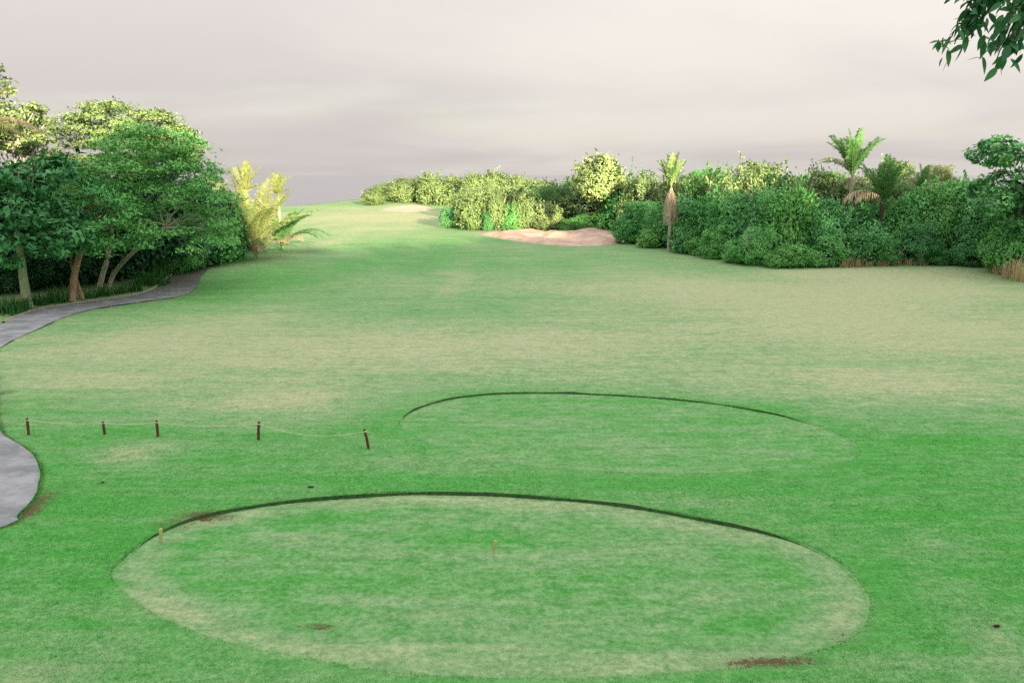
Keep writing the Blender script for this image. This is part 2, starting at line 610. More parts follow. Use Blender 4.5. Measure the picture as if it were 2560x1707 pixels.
def gsum(x, y, L):
    s = np.zeros(np.shape(x))
    for cx, cy, wx, wy, k in L:
        s = s + k * np.exp(-(((x - cx) / wx) ** 2 + ((y - cy) / wy) ** 2))
    return s


def turf_attrs(x, y):
    j = 1.6 * (fbm(x / 5, y / 5, 31, 3) - 0.5); k = 1.6 * (fbm(x / 5, y / 5, 47, 3) - 0.5)
    s = np.clip(y / 26, 0.25, 2.0)
    X, Y = x + j * s, y + k * s
    dry = 0.36 + 0.75 * gsum(X, Y, DRY_LITP) + 0.55 * (fbm(x / 9, y / 9, 61, 5) - 0.5) + 0.25 * sstep(y, 22, 33) * (1 - 0.75 * sstep(y + 0.35 * x, 46, 64)) + 0.22 * sstep(y, 105, 150) + 0.16 * sstep(y, 45, 80) * sstep(x, -8, 12)  # dryness added at the far end also holds sunlit tan
    in1, in2 = inside(x, y, ring1), inside(x, y, ring2)
    dry = np.where(in2, 0.33 + 0.3 * (dry - 0.36), dry)
    dry = np.where(in1, 0.32 + 0.42 * (dry - 0.36), dry - 0.05 * (1 - sstep(y, 20, 26)) * ~in2)
    d1 = pdist(x, y, ring1[::3]); d2 = pdist(x, y, ring2[::3])
    # the mown border of the near tee is paler, the collar outside both tees is lush
    dry = dry + np.where(in1, 0.24 * np.exp(-((d1 - 0.25) / 0.40) ** 2), 0) + np.where(in2, 0.05 * np.exp(-(d2 / 0.3) ** 2), 0)
    dry = dry + np.where(in1, 0.07 * np.sin(d1 * 4.4 + 0.6 * j) * np.exp(-d1 / 2.2), 0)
    dry = dry + 0.05 * np.sin(x * 1.15 + 0.8 * j) * sstep(y, 46, 70) * sstep(-x, -8, 4) * (y < 170)
    lush = np.clip(gsum(X, Y, LUSHP), 0, 1)
    lush = lush + np.where(~in1, 0.55 * np.exp(-(d1 / 0.55) ** 2), 0) + np.where(~in2, 0.5 * np.exp(-(d2 / 0.7) ** 2), 0)
    lush = np.where(in1 | in2, lush * 0.15, lush + 0.22 * (1 - sstep(y, 18, 26)) * fbm(x / 2.3, y / 2.3, 19, 3) * 1.6)
    dirt = gsum(x, y, DIRTP)
    dp = pdist(x, y, path_poly[::2])
    dirt = dirt + np.where(y < 26, 0.42, 0.2) * np.exp(-(dp / 0.14) ** 2)
    return np.clip(dry, 0, 1.2), np.clip(lush, 0, 1), np.clip(dirt, 0, 1)


# ------------------------------------------------------------------ ground sheet


def axis(parts):
    out = [parts[0][0]]
    for lo, hi, st in parts:
        n = max(1, int(round((hi - lo) / st)))
        out += list(np.linspace(lo, hi, n + 1)[1:])
    return np.array(out)


gx = axis([(-320, -120, 12), (-120, -40, 3), (-40, -14, .7), (-14, 13, .13), (13, 40, .7), (40, 130, 3), (130, 420, 12)])
gy = axis([(-130, -50, 8), (-50, 6, 2), (6, 27, .13), (27, 60, .5), (60, 120, 1.2), (120, 230, 2.5), (230, 420, 12)])
X, Y = np.meshgrid(gx, gy)
x, y = X.ravel(), Y.ravel()
z = terrain(x, y)
TEE_DROP = 0.06
for rg, dp_ in ((ring1, TEE_DROP), (ring2, 0.05)):
    i_ = inside(x, y, rg) | (pdist(x, y, rg[::2]) < 0.19)
    z = z - np.where(i_, dp_ * 1.5 + 0.06, 0)
pin = inside(x, y, path_poly)
z = z - np.where(pin, 0.06, 0)
dry, lush, dirt = turf_attrs(x, y)
nx, ny = len(gx), len(gy)
idx = np.arange(nx * ny).reshape(ny, nx)
quads = np.stack([idx[:-1, :-1], idx[:-1, 1:], idx[1:, 1:], idx[1:, :-1]], -1).reshape(-1, 4)
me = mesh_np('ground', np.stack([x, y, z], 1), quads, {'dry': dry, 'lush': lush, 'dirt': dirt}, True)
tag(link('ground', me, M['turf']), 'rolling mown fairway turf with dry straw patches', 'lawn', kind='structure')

# sea out to the horizon
sg = axis([(-30000, -4000, 2600), (-4000, 4000, 250), (4000, 30000, 2600)])
sy = axis([(150, 1500, 60), (1500, 6000, 500), (6000, 40000, 3400)])
SX, SY = np.meshgrid(sg, sy)
si = np.arange(SX.size).reshape(SX.shape)
sq = np.stack([si[:-1, :-1], si[:-1, 1:], si[1:, 1:], si[1:, :-1]], -1).reshape(-1, 4)
me = mesh_np('sea', np.stack([SX.ravel(), SY.ravel(), np.full(SX.size, -16.0)], 1), sq, None, True)
tag(link('sea', me, M['sea']), 'calm pale grey sea beyond the end of the fairway', 'sea', kind='structure')

# ------------------------------------------------------------------ tees: mown discs set below the collar


def drop_at(ring, D, x_, y_):
    P = np.array(ring); c = P.mean(0); ry = P[:, 1].max() - c[1]
    return D * (0.5 + fbm(np.asarray(x_) / 1.9, np.asarray(y_) / 1.9, 71, 2)) * (0.20 + 0.80 * sstep((np.asarray(y_) - c[1]) / ry, -0.15, 0.8))


def tee(ring, drop, label):
    P = np.array(ring); c = P.mean(0)
    edge_drop = drop_at(ring, drop, P[:, 0], P[:, 1])
    nr = 36
    vs, fs = [], []
    n = len(P)
    for k in range(nr + 1):
        t = k / nr
        q = c + (P - c) * t
        vs.append(np.column_stack([q, terrain(q[:, 0], q[:, 1]) - drop_at(ring, drop, q[:, 0], q[:, 1])]))
    V = np.concatenate(vs)
    I = np.arange((nr + 1) * n).reshape(nr + 1, n)
    J = np.roll(I, -1, 1)
    fs = np.stack([I[:-1], J[:-1], J[1:], I[1:]], -1).reshape(-1, 4)
    d, l, dr = turf_attrs(V[:, 0] * 0.9995 + c[0] * 0.0005, V[:, 1] * 0.9995 + c[1] * 0.0005)
    me = mesh_np('tee_box', V, fs, {'dry': d, 'lush': l, 'dirt': dr}, True)
    o = tag(link('tee_box', me, M['turf']), label, 'tee', kind='structure')
    # the cut edge of the turf around it
    wg = np.clip((edge_drop / (drop * (0.5 + fbm(P[:, 0] / 1.9, P[:, 1] / 1.9, 71, 2))) - 0.30) / 0.35, 0, 1)
    w = []
    for k, (dz, io) in enumerate(((-edge_drop - 0.02, 0.0 * wg), (-edge_drop * 0.4 * wg - (edge_drop + 0.01) * (1 - wg), 0.012 * wg), (0.012 * wg - (edge_drop - 0.004) * (1 - wg), 0.03 * wg - 0.05 * (1 - wg)))):
        q = P + (P - c) / np.linalg.norm(P - c, axis=1)[:, None] * (io + 0.02 * (fbm(P[:, 0] * 3, P[:, 1] * 3, 5 + k, 2) - 0.5))[:, None]
        w.append(np.column_stack([q, terrain(q[:, 0], q[:, 1]) + dz + 0.08 * (fbm(P[:, 0] * 1.1, P[:, 1] * 1.1, 9, 3) - 0.6) * wg * (k > 0)]))
    # turf lip laid over the surrounding ground
    for io, dz in ((0.16, 0.006), (0.30, 0.004), (0.50, -0.012)):
        q = P + (P - c) / np.linalg.norm(P - c, axis=1)[:, None] * io
        w.append(np.column_stack([q, terrain(q[:, 0], q[:, 1]) + dz]))
    def strip(rows):
        V = np.concatenate(rows); m = len(rows)
        I = np.arange(m * n).reshape(m, n); J = np.roll(I, -1, 1)
        return V, np.stack([I[:-1], J[:-1], J[1:], I[1:]], -1).reshape(-1, 4)
    V, fq = strip(w[:3])
    link('cut_edge', mesh_np('cut_edge', V, fq, None, True), M['thatch'], o)
    V, fq = strip(w[2:])
    d, l, dr = turf_attrs(V[:, 0], V[:, 1])
    link('collar', mesh_np('collar', V, fq, {'dry': d, 'lush': np.maximum(l, 0.3), 'dirt': dr}, True), M['turf'], o)
    return o


tee(ring1, TEE_DROP, 'large oval mown tee with a pale stake standing in it')
tee(ring2, 0.05, 'smaller oval mown tee beyond the rope posts')

# ------------------------------------------------------------------ cart path
pr, pl = np.array(PATH_R), np.array(PATH_L)


def resample(P, n):
    s = np.concatenate([[0], np.cumsum(np.linalg.norm(np.diff(P, axis=0), axis=1))])
    t = np.linspace(0, s[-1], n)
    return np.column_stack([np.interp(t, s, P[:, 0]), np.interp(t, s, P[:, 1])])


# pair the two edges piecewise so that cross rows stay short
def pair(a, b, n):
    s = np.concatenate([[0], np.cumsum(np.linalg.norm(np.diff(a, axis=0), axis=1))]); s /= s[-1]
    u = np.concatenate([[0], np.cumsum(np.linalg.norm(np.diff(b, axis=0), axis=1))]); u /= u[-1]
    t = np.linspace(0, 1, n)
    return (np.column_stack([np.interp(t, s, a[:, 0]), np.interp(t, s, a[:, 1])]),
            np.column_stack([np.interp(t, u, b[:, 0]), np.interp(t, u, b[:, 1])]))


nsplit_r, nsplit_l = 6 * 11, 6 * 8
ra, la = pair(pr[:nsplit_r + 1], pl[:nsplit_l + 1], 110)
rb, lb = pair(pr[nsplit_r:], pl[nsplit_l:], 110)
er, el = np.concatenate([ra, rb[1:]]), np.concatenate([la, lb[1:]])
rows = []
for k in range(9):
    t = k / 8
    q = er * (1 - t) + el * t
    j = 0.05 * (fbm(q[:, 0] * 2.2, q[:, 1] * 2.2, 77, 2) - 0.5) * (k in (0, 8))
    rows.append(np.column_stack([q[:, 0] + j, q[:, 1] + j, terrain(q[:, 0], q[:, 1]) + 0.012 + 0.02 * math.sin(math.pi * t)]))
V = np.concatenate(rows); n = len(er)
I = np.arange(9 * n).reshape(9, n)
fq = np.stack([I[:-1, :-1], I[:-1, 1:], I[1:, 1:], I[1:, :-1]], -1).reshape(-1, 4)
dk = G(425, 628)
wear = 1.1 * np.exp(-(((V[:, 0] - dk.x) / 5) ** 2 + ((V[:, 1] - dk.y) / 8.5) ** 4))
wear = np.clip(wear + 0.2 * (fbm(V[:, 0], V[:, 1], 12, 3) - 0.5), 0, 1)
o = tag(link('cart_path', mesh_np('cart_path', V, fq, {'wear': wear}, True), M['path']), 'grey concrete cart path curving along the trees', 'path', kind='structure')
# low pale kerb along the tree side
g = Geo()
kb = el[112:200]
nrm = np.gradient(kb, axis=0); nrm = np.column_stack([-nrm[:, 1], nrm[:, 0]]); nrm /= np.linalg.norm(nrm, axis=1)[:, None]
prof = [(0.0, -0.05), (0.0, 0.05), (0.02, 0.07), (0.10, 0.07), (0.12, 0.05), (0.12, -0.05)]
rows = []
for (o_, h_) in prof:
    q = kb + nrm * o_
    rows.append(np.column_stack([q, terrain(kb[:, 0], kb[:, 1]) + h_ + 0.06 * (fbm(kb[:, 0] * 1.3, kb[:, 1] * 1.3, 3, 3) - 0.55)]))
V = np.concatenate(rows); n = len(kb); I = np.arange(len(prof) * n).reshape(len(prof), n)
fq = np.stack([I[:-1, :-1], I[:-1, 1:], I[1:, 1:], I[1:, :-1]], -1).reshape(-1, 4)
link('kerb', mesh_np('kerb', V, fq, None, False), M['kerb'], o)

# ------------------------------------------------------------------ sand bunkers


def bunker(outline, label, mat, hump, ridges):
    P = np.array(smooth([G(*p) for p in outline], True, 5))
    c = P.mean(0); n = len(P); nr = 14
    vs = []
    for k in range(nr + 1):
        t = k / nr
        q = c + (P - c) * t
        h = (1 - t ** 3) * hump * (0.35 + 0.65 * sstep((q[:, 1] - P[:, 1].min()) / np.ptp(P[:, 1]), 0.1, 0.9))
        h = h + ridges * (fbm(q[:, 0] / 3.2, q[:, 1] / 5, 15, 3) - 0.5) * (1 - t ** 4)
        vs.append(np.column_stack([q, terrain(q[:, 0], q[:, 1]) + 0.06 - 0.10 * (t > 0.98) + np.maximum(h, 0.02)]))
    V = np.concatenate(vs); I = np.arange((nr + 1) * n).reshape(nr + 1, n); J = np.roll(I, -1, 1)
    fq = np.stack([I[:-1], J[:-1], J[1:], I[1:]], -1).reshape(-1, 4)
    return tag(link('sand_bunker', mesh_np('sand_bunker', V, fq, None, True), mat), label, 'bunker', kind='structure')


bunker([(1095, 536), (1150, 533), (1230, 540), (1300, 530), (1380, 529), (1425, 538), (1434, 556), (1380, 564), (1290, 565), (1200, 556), (1135, 546)],
       'pinkish sand bunker below the dark bushes', M['sand'], 0.5, 1.5)
bunker([(875, 483), (900, 476), (950, 473), (985, 476), (990, 483), (940, 487)], 'pale sand bunker near the far end of the fairway', M['whitesand'], 0.5, 0.3)

# ------------------------------------------------------------------ foliage generators


def leaf_mesh(name, pts, nrm, size, aspect=0.5, tint=None, seed=0, droop=0.0):
    """one kite-shaped leaf at each point; nrm = direction the blade faces"""
    r = np.random.default_rng(seed)
    n = len(pts)
    nrm = nrm / (np.linalg.norm(nrm, axis=1)[:, None] + 1e-9)
    a = r.normal(size=(n, 3)); a[:, 2] -= droop
    a -= nrm * (a * nrm).sum(1)[:, None]
    a /= np.linalg.norm(a, axis=1)[:, None] + 1e-9
    b = np.cross(nrm, a)
    L = (size * r.uniform(0.65, 1.3, n))[:, None]
    W = L * aspect * 0.5
    V = np.stack([pts - a * L * 0.5, pts + b * W - a * L * 0.05 - nrm * L * 0.05, pts + a * L * 0.5 - nrm * L * 0.12, pts - b * W - a * L * 0.05 - nrm * L * 0.05], 1).reshape(-1, 3)
    fc = np.arange(n * 4).reshape(n, 4)[:, ::-1]
    t = np.repeat(tint if tint is not None else r.random(n), 4)
    me = mesh_np(name, V, fc, {'tint': t}, True)
    # curved blades: normals lean towards the outside of the clump
    c = pts.mean(0); o_ = pts - c; o_ /= np.linalg.norm(o_, axis=1)[:, None] + 1e-6
    nv = 0.65 * nrm + 0.45 * o_ + np.array([0, 0, 0.15]) + 0.25 * r.normal(size=(n, 3))
    nv += nrm * np.maximum(0, 0.3 - (nv * nrm).sum(1))[:, None]
    nv /= np.linalg.norm(nv, axis=1)[:, None]
    me.normals_split_custom_set_from_vertices(np.repeat(nv, 4, 0).tolist())
    return me


def clumps(lobes, ncl, per, crad, seed, flat=1.0, shell=0.12, outw=1.0, upw=0.5, rnd=0.45, floor=0.0):
    """leaf clumps spread over the shells of a set of ellipsoids -> points, normals, tint"""
    r = np.random.default_rng(seed)
    lobes = np.array(lobes, float)
    w = (lobes[:, 3] * lobes[:, 4] + lobes[:, 4] * lobes[:, 5] + lobes[:, 3] * lobes[:, 5]); w /= w.sum()
    C, N = [], []
    while len(C) < ncl:
        k = r.choice(len(lobes), p=w)
        d = r.normal(size=3); d /= np.linalg.norm(d)
        c = lobes[k, :3]; rad = lobes[k, 3:6]
        f = 1 - shell * r.random() ** 1.6 + 0.13 * r.normal()
        p = c + d * rad * f
        if p[2] < floor:
            continue
        q = ((p - lobes[:, :3]) / lobes[:, 3:6]); q = (q ** 2).sum(1); q[k] = 9
        if q.min() < 0.5:
            continue
        C.append(p); N.append(d / rad / np.linalg.norm(d / rad))
    C, N = np.array(C), np.array(N)
    ct = r.random(ncl)
    P = np.repeat(C, per, 0); NN = np.repeat(N, per, 0)
    g = r.normal(size=P.shape) * crad * r.uniform(0.6, 1.3, (ncl, 1)).repeat(per, 0)
    g[:, 2] *= flat
    g -= NN * ((g * NN).sum(1) * 0.7)[:, None]
    P = P + g
    nn = NN * outw + np.array([0, 0, upw]) + r.normal(size=P.shape) * rnd
    # within one clump the outer leaves are the younger, paler ones
    t = np.clip(0.55 * np.repeat(ct, per) + 0.45 * r.random(len(P)), 0, 1)
    k = P[:, 2] > floor * 0.5 - 0.02
    return P[k], nn[k], t[k]


def bush_lobes(seed, w, h, n=9, dens=1.0):
    r = np.random.default_rng(seed)
    L = [(0, 0, h * 0.42, w * 0.36, w * 0.36, h * 0.42)]
    for k in range(n):
        a = 2 * math.pi * (k + r.random() * 0.7) / n
        rr = w * 0.5 * r.uniform(0.35, 0.72)
        zz = h * r.uniform(0.18, 0.72)
        s = w * r.uniform(0.15, 0.25)
        L.append((rr * math.cos(a), rr * math.sin(a), zz, s, s, s * r.uniform(0.75, 1.05)))
    for k in range(7):
        a = r.random() * 6.283; s = w * r.uniform(0.06, 0.11)
        rr = w * 0.5 * r.uniform(0.45, 0.92); zz = h * (0.25 + 0.72 * r.random() * (1.25 - rr / w))
        L.append((rr * math.cos(a), rr * math.sin(a), zz, s, s, s * r.uniform(0.9, 1.7)))
    for k in range(3):
        s = w * r.uniform(0.13, 0.2)
        L.append((w * r.uniform(-.2, .2), w * r.uniform(-.2, .2), h * 0.98 - s * 0.95, s, s, s * 0.95))
    return L


def crown_bush(name, seed, w=5.0, h=4.5, leaf=0.23, ncl=330, per=30, crad=0.30, aspect=0.5, **kw):
    P, N, t = clumps(bush_lobes(seed, w, h), ncl, per, crad, seed, floor=0.05, **kw)
    r = np.random.default_rng(seed + 7)
    sp, sn, st = [], [], []
    for k in range(46):                      # loose shoots breaking the outline
        i = r.integers(len(P)); d = np.array([P[i][0], P[i][1], 1.2 * w * r.random()]); d = d / (np.linalg.norm(d) + 1e-6) + r.normal(size=3) * 0.35
        L = w * r.uniform(0.06, 0.17); m = 16
        q = P[i] + d * np.linspace(0, L, m)[:, None] + r.normal(size=(m, 3)) * 0.06
        sp.append(q); sn.append(r.normal(size=(m, 3)) + np.array([0, 0, 0.8])); st.append(np.full(m, 0.5 + 0.5 * r.random()))
    P, N, t = np.concatenate([P] + sp), np.concatenate([N] + sn), np.concatenate([t] + st)
    return leaf_mesh(name, P, N, leaf, aspect, t, seed, 0.4)


def crown_pads(name, seed, pads, leaf=0.2, aspect=0.42, per_m2=46, thick=0.15, upw=1.1, rnd=0.55):
    """flat layers of foliage: pads = (x,y,z,rx,ry)"""
    r = np.random.default_rng(seed)
    P, T, Nn = [], [], []
    for (px, py, pz, rx, ry) in pads:
        n = int(per_m2 * rx * ry * math.pi)
        rad = np.sqrt(r.random(n)); a = r.random(n) * 2 * math.pi
        wv = 1 + 0.28 * np.sin(a * 3 + r.random() * 6) + 0.16 * np.sin(a * 7 + r.random() * 6)
        x_ = px + rx * rad * np.cos(a) * wv; y_ = py + ry * rad * np.sin(a) * wv
        z_ = pz - 0.5 * rx * 0.5 * rad ** 2 + thick * r.normal(size=n) * (1.1 - 0.6 * rad)
        P.append(np.column_stack([x_, y_, z_])); T.append(np.clip(0.5 * r.random() + 0.5 * r.random(n), 0, 1))
        o_ = np.column_stack([np.cos(a) * rad, np.sin(a) * rad, np.zeros(n)])
        Nn.append(o_ * 0.7 + np.array([0, 0, upw]) * 1.0 + r.normal(size=(n, 3)) * rnd)
    return leaf_mesh(name, np.concatenate(P), np.concatenate(Nn), leaf, aspect, np.concatenate(T), seed, 0.2)


def branch_path(a, b, sag, n=7, jit=0.08):
    a, b = Vector(a), Vector(b)
    L = (b - a).length
    out = []
    for i in range(n + 1):
        t = i / n
        p = a.lerp(b, t) + Vector((0, 0, sag * L * math.sin(math.pi * t)))
        if 0 < i < n:
            p += Vector((random.uniform(-1, 1), random.uniform(-1, 1), random.uniform(-.5, .5))) * jit * L / 4
        out.append(p)
    return out


def taper(r0, r1, n):
    return [r0 + (r1 - r0) * (i / n) ** 0.8 for i in range(n + 1)]


# shared crowns
BUSH = [crown_bush('crown', 101, 5, 4.5), crown_bush('crown', 102, 5.4, 4.2, 0.26, 300, 28, 0.32), crown_bush('crown', 103, 4.8, 5.0, 0.20, 380, 32, 0.27),
        crown_bush('crown', 104, 5.2, 4.6, 0.30, 300, 22, 0.36, 0.6), crown_bush('crown', 105, 5.0, 4.0, 0.22, 330, 30, 0.28),
        crown_bush('crown', 106, 5.0, 4.6, 0.52, 230, 13, 0.42, 0.36, upw=1.1, rnd=0.5), crown_bush('crown', 107, 4.6, 4.8, 0.15, 420, 40, 0.24, 0.4, shell=0.4),
        crown_bush('crown', 108, 5.4, 4.4, 0.34, 190, 26, 0.46, 0.45, shell=0.45)]
BUSH_SIZE = [(5, 4.5), (5.4, 4.2), (4.8, 5.0), (5.2, 4.6), (5.0, 4.0), (5.0, 4.6), (4.6, 4.8), (5.4, 4.4)]
stem_g = []
for k in range(3):
    g = Geo()
    for j in range(4):
        a = 2 * math.pi * (j + random.random()) / 4
        e = (1.3 * math.cos(a), 1.3 * math.sin(a), 2.6 + random.random())
        pth = branch_path((0.12 * math.cos(a), 0.12 * math.sin(a), -0.15), e, -0.05)
        g.tube(pth, taper(0.09, 0.02, 7), 6)
    o = g.build('stem', M['bark_dark'])
    stem_g.append(o.data)
    bpy.data.objects.remove(o)
_mats_for = {}
BARE = []
for k in range(4):
    g = Geo()
    for j in range(3):
        a = random.uniform(0, 6.28); rr = random.uniform(1.6, 2.5); zz = random.uniform(2.2, 4.6)
        pth = branch_path((0.2 * math.cos(a), 0.2 * math.sin(a), 0.2), (rr * math.cos(a), rr * math.sin(a), zz), -0.06, 8, 0.3)
        g.tube(pth, taper(0.07, 0.016, 8), 6)
        for q in (5, 6, 7):
            e = pth[q] + Vector((random.uniform(-.6, .6), random.uniform(-.6, .6), random.uniform(0.1, .7)))
            g.tube(branch_path(pth[q], e, 0.03, 4, 0.3), taper(0.028, 0.008, 4), 5)
    o = g.build('bare_branch', M['bark_pale'])
    BARE.append(o.data)
    bpy.data.objects.remove(o)


def with_mat(me, mat):
    """the same mesh once per material"""
    key = (me.name, mat.name)
    if key not in _mats_for:
        c = me.copy(); c.name = me.name.split('.')[0]
        c.materials.clear(); c.materials.append(mat)
        _mats_for[key] = c
    return _mats_for[key]


def bush(xd, y, top, w, mat, label, group, kind=None, cat='bush', name='bush', dz=-0.1):
    k = random.randrange(len(BUSH)) if kind is None else kind
    p = A(xd, 500, y); p.z = th(p.x, p.y)
    h = A(xd, top, y).z - p.z
    bw, bh = BUSH_SIZE[k]
    root = empty(name, (p.x, p.y, p.z + dz), label, cat, group, random.uniform(0, 6.28))
    sx = w / bw * random.uniform(0.95, 1.1); sy = w / bw * random.uniform(0.9, 1.1); sz = max(0.25, (h - dz) / bh)
    c = link('crown', with_mat(BUSH[k], M[mat]), None, root); c.scale = (sx, sy, sz)
    s = link('stem', random.choice(stem_g), None, root); s.scale = (sx, sy, sz * 1.1)
    if random.random() < 0.4:                # a bare pale branch reaching out of the leaves
        s = link('bare_branch', random.choice(BARE), None, root); s.scale = (sx * 1.05, sy * 1.05, sz * 1.05); s.rotation_euler = (0, 0, random.uniform(0, 6.28))
    return root


def base_line(xd):
    xs = [1010, 1060, 1130, 1260, 1430, 1440, 1530, 1620, 1700, 1800, 1930, 2100, 2220, 2290, 2360]
    ys = [521, 529, 531, 533, 534, 560, 577, 591, 608, 619, 614, 611, 611, 625, 640]
    return float(np.interp(xd, xs, ys))


MARKS = [(1300, 'above the pink sand bunker'), (1440, 'at the bunker end'), (1537, 'beside the skirted palm'), (1612, 'below the small green tree'),
         (1732, 'below the broad round tree'), (1835, 'between round tree and tall palm'), (1950, 'below the tall palm head'), (2035, 'beside the bushy palm'),
         (2142, 'below the small yellowish tree'), (2225, 'before the large dark tree'), (2345, 'around the large dark tree')]


def near_mark(xd):
    return min(MARKS, key=lambda q: abs(q[0] - xd))[1].replace('right end', 'thick end')


HUE = {'lf_emerald': 'green', 'lf_dark': 'dark green', 'lf_fresh': 'bright green', 'lf_sun_olive': 'yellow green', 'lf_palm': 'fresh green'}

# ------------------------------------------------------------------ right side: hedge of bushes in three ranks
for xd, top, w, mat, lab, grp in [
    (1038, 476, 3.6, 'lf_dark', 'small dark green bush at the end of the hedge beside the bright fairway', None),
    (1088, 450, 4.6, 'lf_sun_olive', 'rounded sunlit bush behind the small dark bush', None),
    (1124, 486, 2.2, 'lf_dark', 'small dark bush in the gap between two sunlit bushes', None),
    (1140, 440, 3.4, 'lf_sun_olive', 'narrow sunlit bush beside the small dark gap bush', None),
    (1178, 470, 2.6, 'lf_emerald', 'small green bush below the sunlit bushes above the bunker', None),
    (1208, 452, 4.4, 'lf_sun_olive', 'broad sunlit bush above the thin end of the pink bunker', None),
    (1258, 466, 4.2, 'lf_sun_olive', 'low sunlit bush beside the bright green bunker bushes', None),
    (1300, 503, 4.4, 'lf_fresh', 'low bright green bush spreading behind the pink sand bunker', 'low green bushes behind the bunker'),
    (1352, 494, 4.6, 'lf_fresh', 'low bright green bush spreading behind the pink sand bunker', 'low green bushes behind the bunker'),
    (1405, 484, 4.6, 'lf_fresh', 'low bright green bush spreading behind the pink sand bunker', 'low green bushes behind the bunker')]:
    bush(xd, G(xd, base_line(xd)).y + w * 0.5, top, w, mat, lab, grp)

grp_foot = 'low bushes along the foot of the hedge'
for xd, top, w, mat in [(1452, 490, 4.2, 'lf_emerald'), (1496, 528, 2.8, 'lf_fresh'), (1570, 520, 2.4, 'lf_dark'), (1600, 548, 2.6, 'lf_fresh'),
                        (1648, 528, 3.4, 'lf_fresh'), (1700, 552, 2.6, 'lf_emerald'), (1742, 520, 3.4, 'lf_emerald'), (1790, 575, 2.4, 'lf_fresh'),
                        (1834, 562, 2.6, 'lf_fresh'), (1876, 580, 2.0, 'lf_fresh'), (1912, 540, 2.6, 'lf_emerald'), (1990, 520, 3.4, 'lf_dark'),
                        (2045, 548, 2.8, 'lf_emerald'), (2115, 515, 3.4, 'lf_dark'), (2170, 572, 2.4, 'lf_emerald'), (2322, 520, 3.4, 'lf_fresh'),
                        (2240, 535, 3.0, 'lf_dark'), (2360, 500, 3.6, 'lf_emerald')]:
    bush(xd, G(xd, base_line(xd)).y + w * 0.42, top, w, mat, f'low {HUE[mat]} bush at the hedge foot {near_mark(xd)}', grp_foot)

grp_mid = 'dense green bushes making up the body of the hedge'
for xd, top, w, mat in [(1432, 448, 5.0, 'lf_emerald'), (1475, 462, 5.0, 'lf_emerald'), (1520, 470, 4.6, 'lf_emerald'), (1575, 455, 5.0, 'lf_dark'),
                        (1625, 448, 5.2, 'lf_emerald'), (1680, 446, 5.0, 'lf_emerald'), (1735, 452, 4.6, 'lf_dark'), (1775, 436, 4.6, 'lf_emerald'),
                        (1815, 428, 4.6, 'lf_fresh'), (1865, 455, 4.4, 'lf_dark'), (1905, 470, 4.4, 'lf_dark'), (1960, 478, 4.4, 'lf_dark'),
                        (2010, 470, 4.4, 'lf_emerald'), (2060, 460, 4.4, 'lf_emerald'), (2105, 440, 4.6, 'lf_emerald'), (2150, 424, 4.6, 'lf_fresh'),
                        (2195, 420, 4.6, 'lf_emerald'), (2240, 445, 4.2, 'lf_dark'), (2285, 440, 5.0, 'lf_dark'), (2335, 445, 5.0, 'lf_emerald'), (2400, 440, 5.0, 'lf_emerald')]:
    bush(xd, G(xd, base_line(xd)).y + 4.8 + random.uniform(-.6, .8), top, w, mat, f'dense {HUE[mat]} bush in the shaded hedge {near_mark(xd)}', grp_mid)

grp_back = 'sunlit bushes rising behind the hedge'
for xd, top, w, off_ in [(1262, 428, 6, 16), (1300, 414, 6.5, 20), (1345, 418, 6, 15), (1395, 412, 6.5, 18), (1440, 400, 6, 22), (1485, 404, 6, 18),
                         (1525, 412, 6, 20), (1580, 402, 6, 18), (1625, 398, 6, 16), (1670, 414, 6, 20), (1705, 406, 6, 15), (1765, 408, 6, 18),
                         (1815, 408, 6, 20), (1860, 402, 6, 15), (1905, 394, 6, 17), (1960, 404, 6, 14), (2010, 404, 6, 18), (2065, 402, 6, 20),
                         (2115, 412, 6, 16), (2165, 412, 6, 22), (2215, 428, 6, 18)]:
    mt = random.choice(['lf_sun_olive', 'lf_sun_olive', 'lf_palm'])
    bush(xd, G(xd, base_line(xd)).y + off_, top, w, mt, f'{HUE[mt]} sunlit bush top behind the hedge {near_mark(xd)}', grp_back)

ORD = ['first', 'second', 'third', 'fourth', 'fifth', 'sixth', 'seventh', 'eighth', 'ninth', 'tenth', 'eleventh', 'twelfth', 'thirteenth']
grp_far = 'bushes at the far end of the fairway'
for i, (xd, top, w) in enumerate([(858, 432, 6), (886, 421, 6), (926, 412, 9), (972, 408, 6), (1004, 402, 9), (1050, 408, 7), (1082, 402, 7), (1122, 396, 9), (1160, 400, 9), (1200, 408, 7), (1242, 416, 7.5)]):
    bush(xd, 186 + random.uniform(-6, 10), top, w, 'lf_sun_olive', f'distant sunlit bush on the far rise, {ORD[i]} from the sea side', grp_far)
for i, (xd, top, w, y_) in enumerate([(1070, 440, 5, 132), (1112, 426, 7.5, 140), (1175, 432, 5.5, 130), (1225, 420, 7.5, 138)]):
    bush(xd, y_, top, w, 'lf_sun_olive', f'sunlit bush behind the bunker bushes, {ORD[i]} from the bright fairway', 'sunlit bushes behind the bunker bushes')

# ------------------------------------------------------------------ trees standing above the hedge


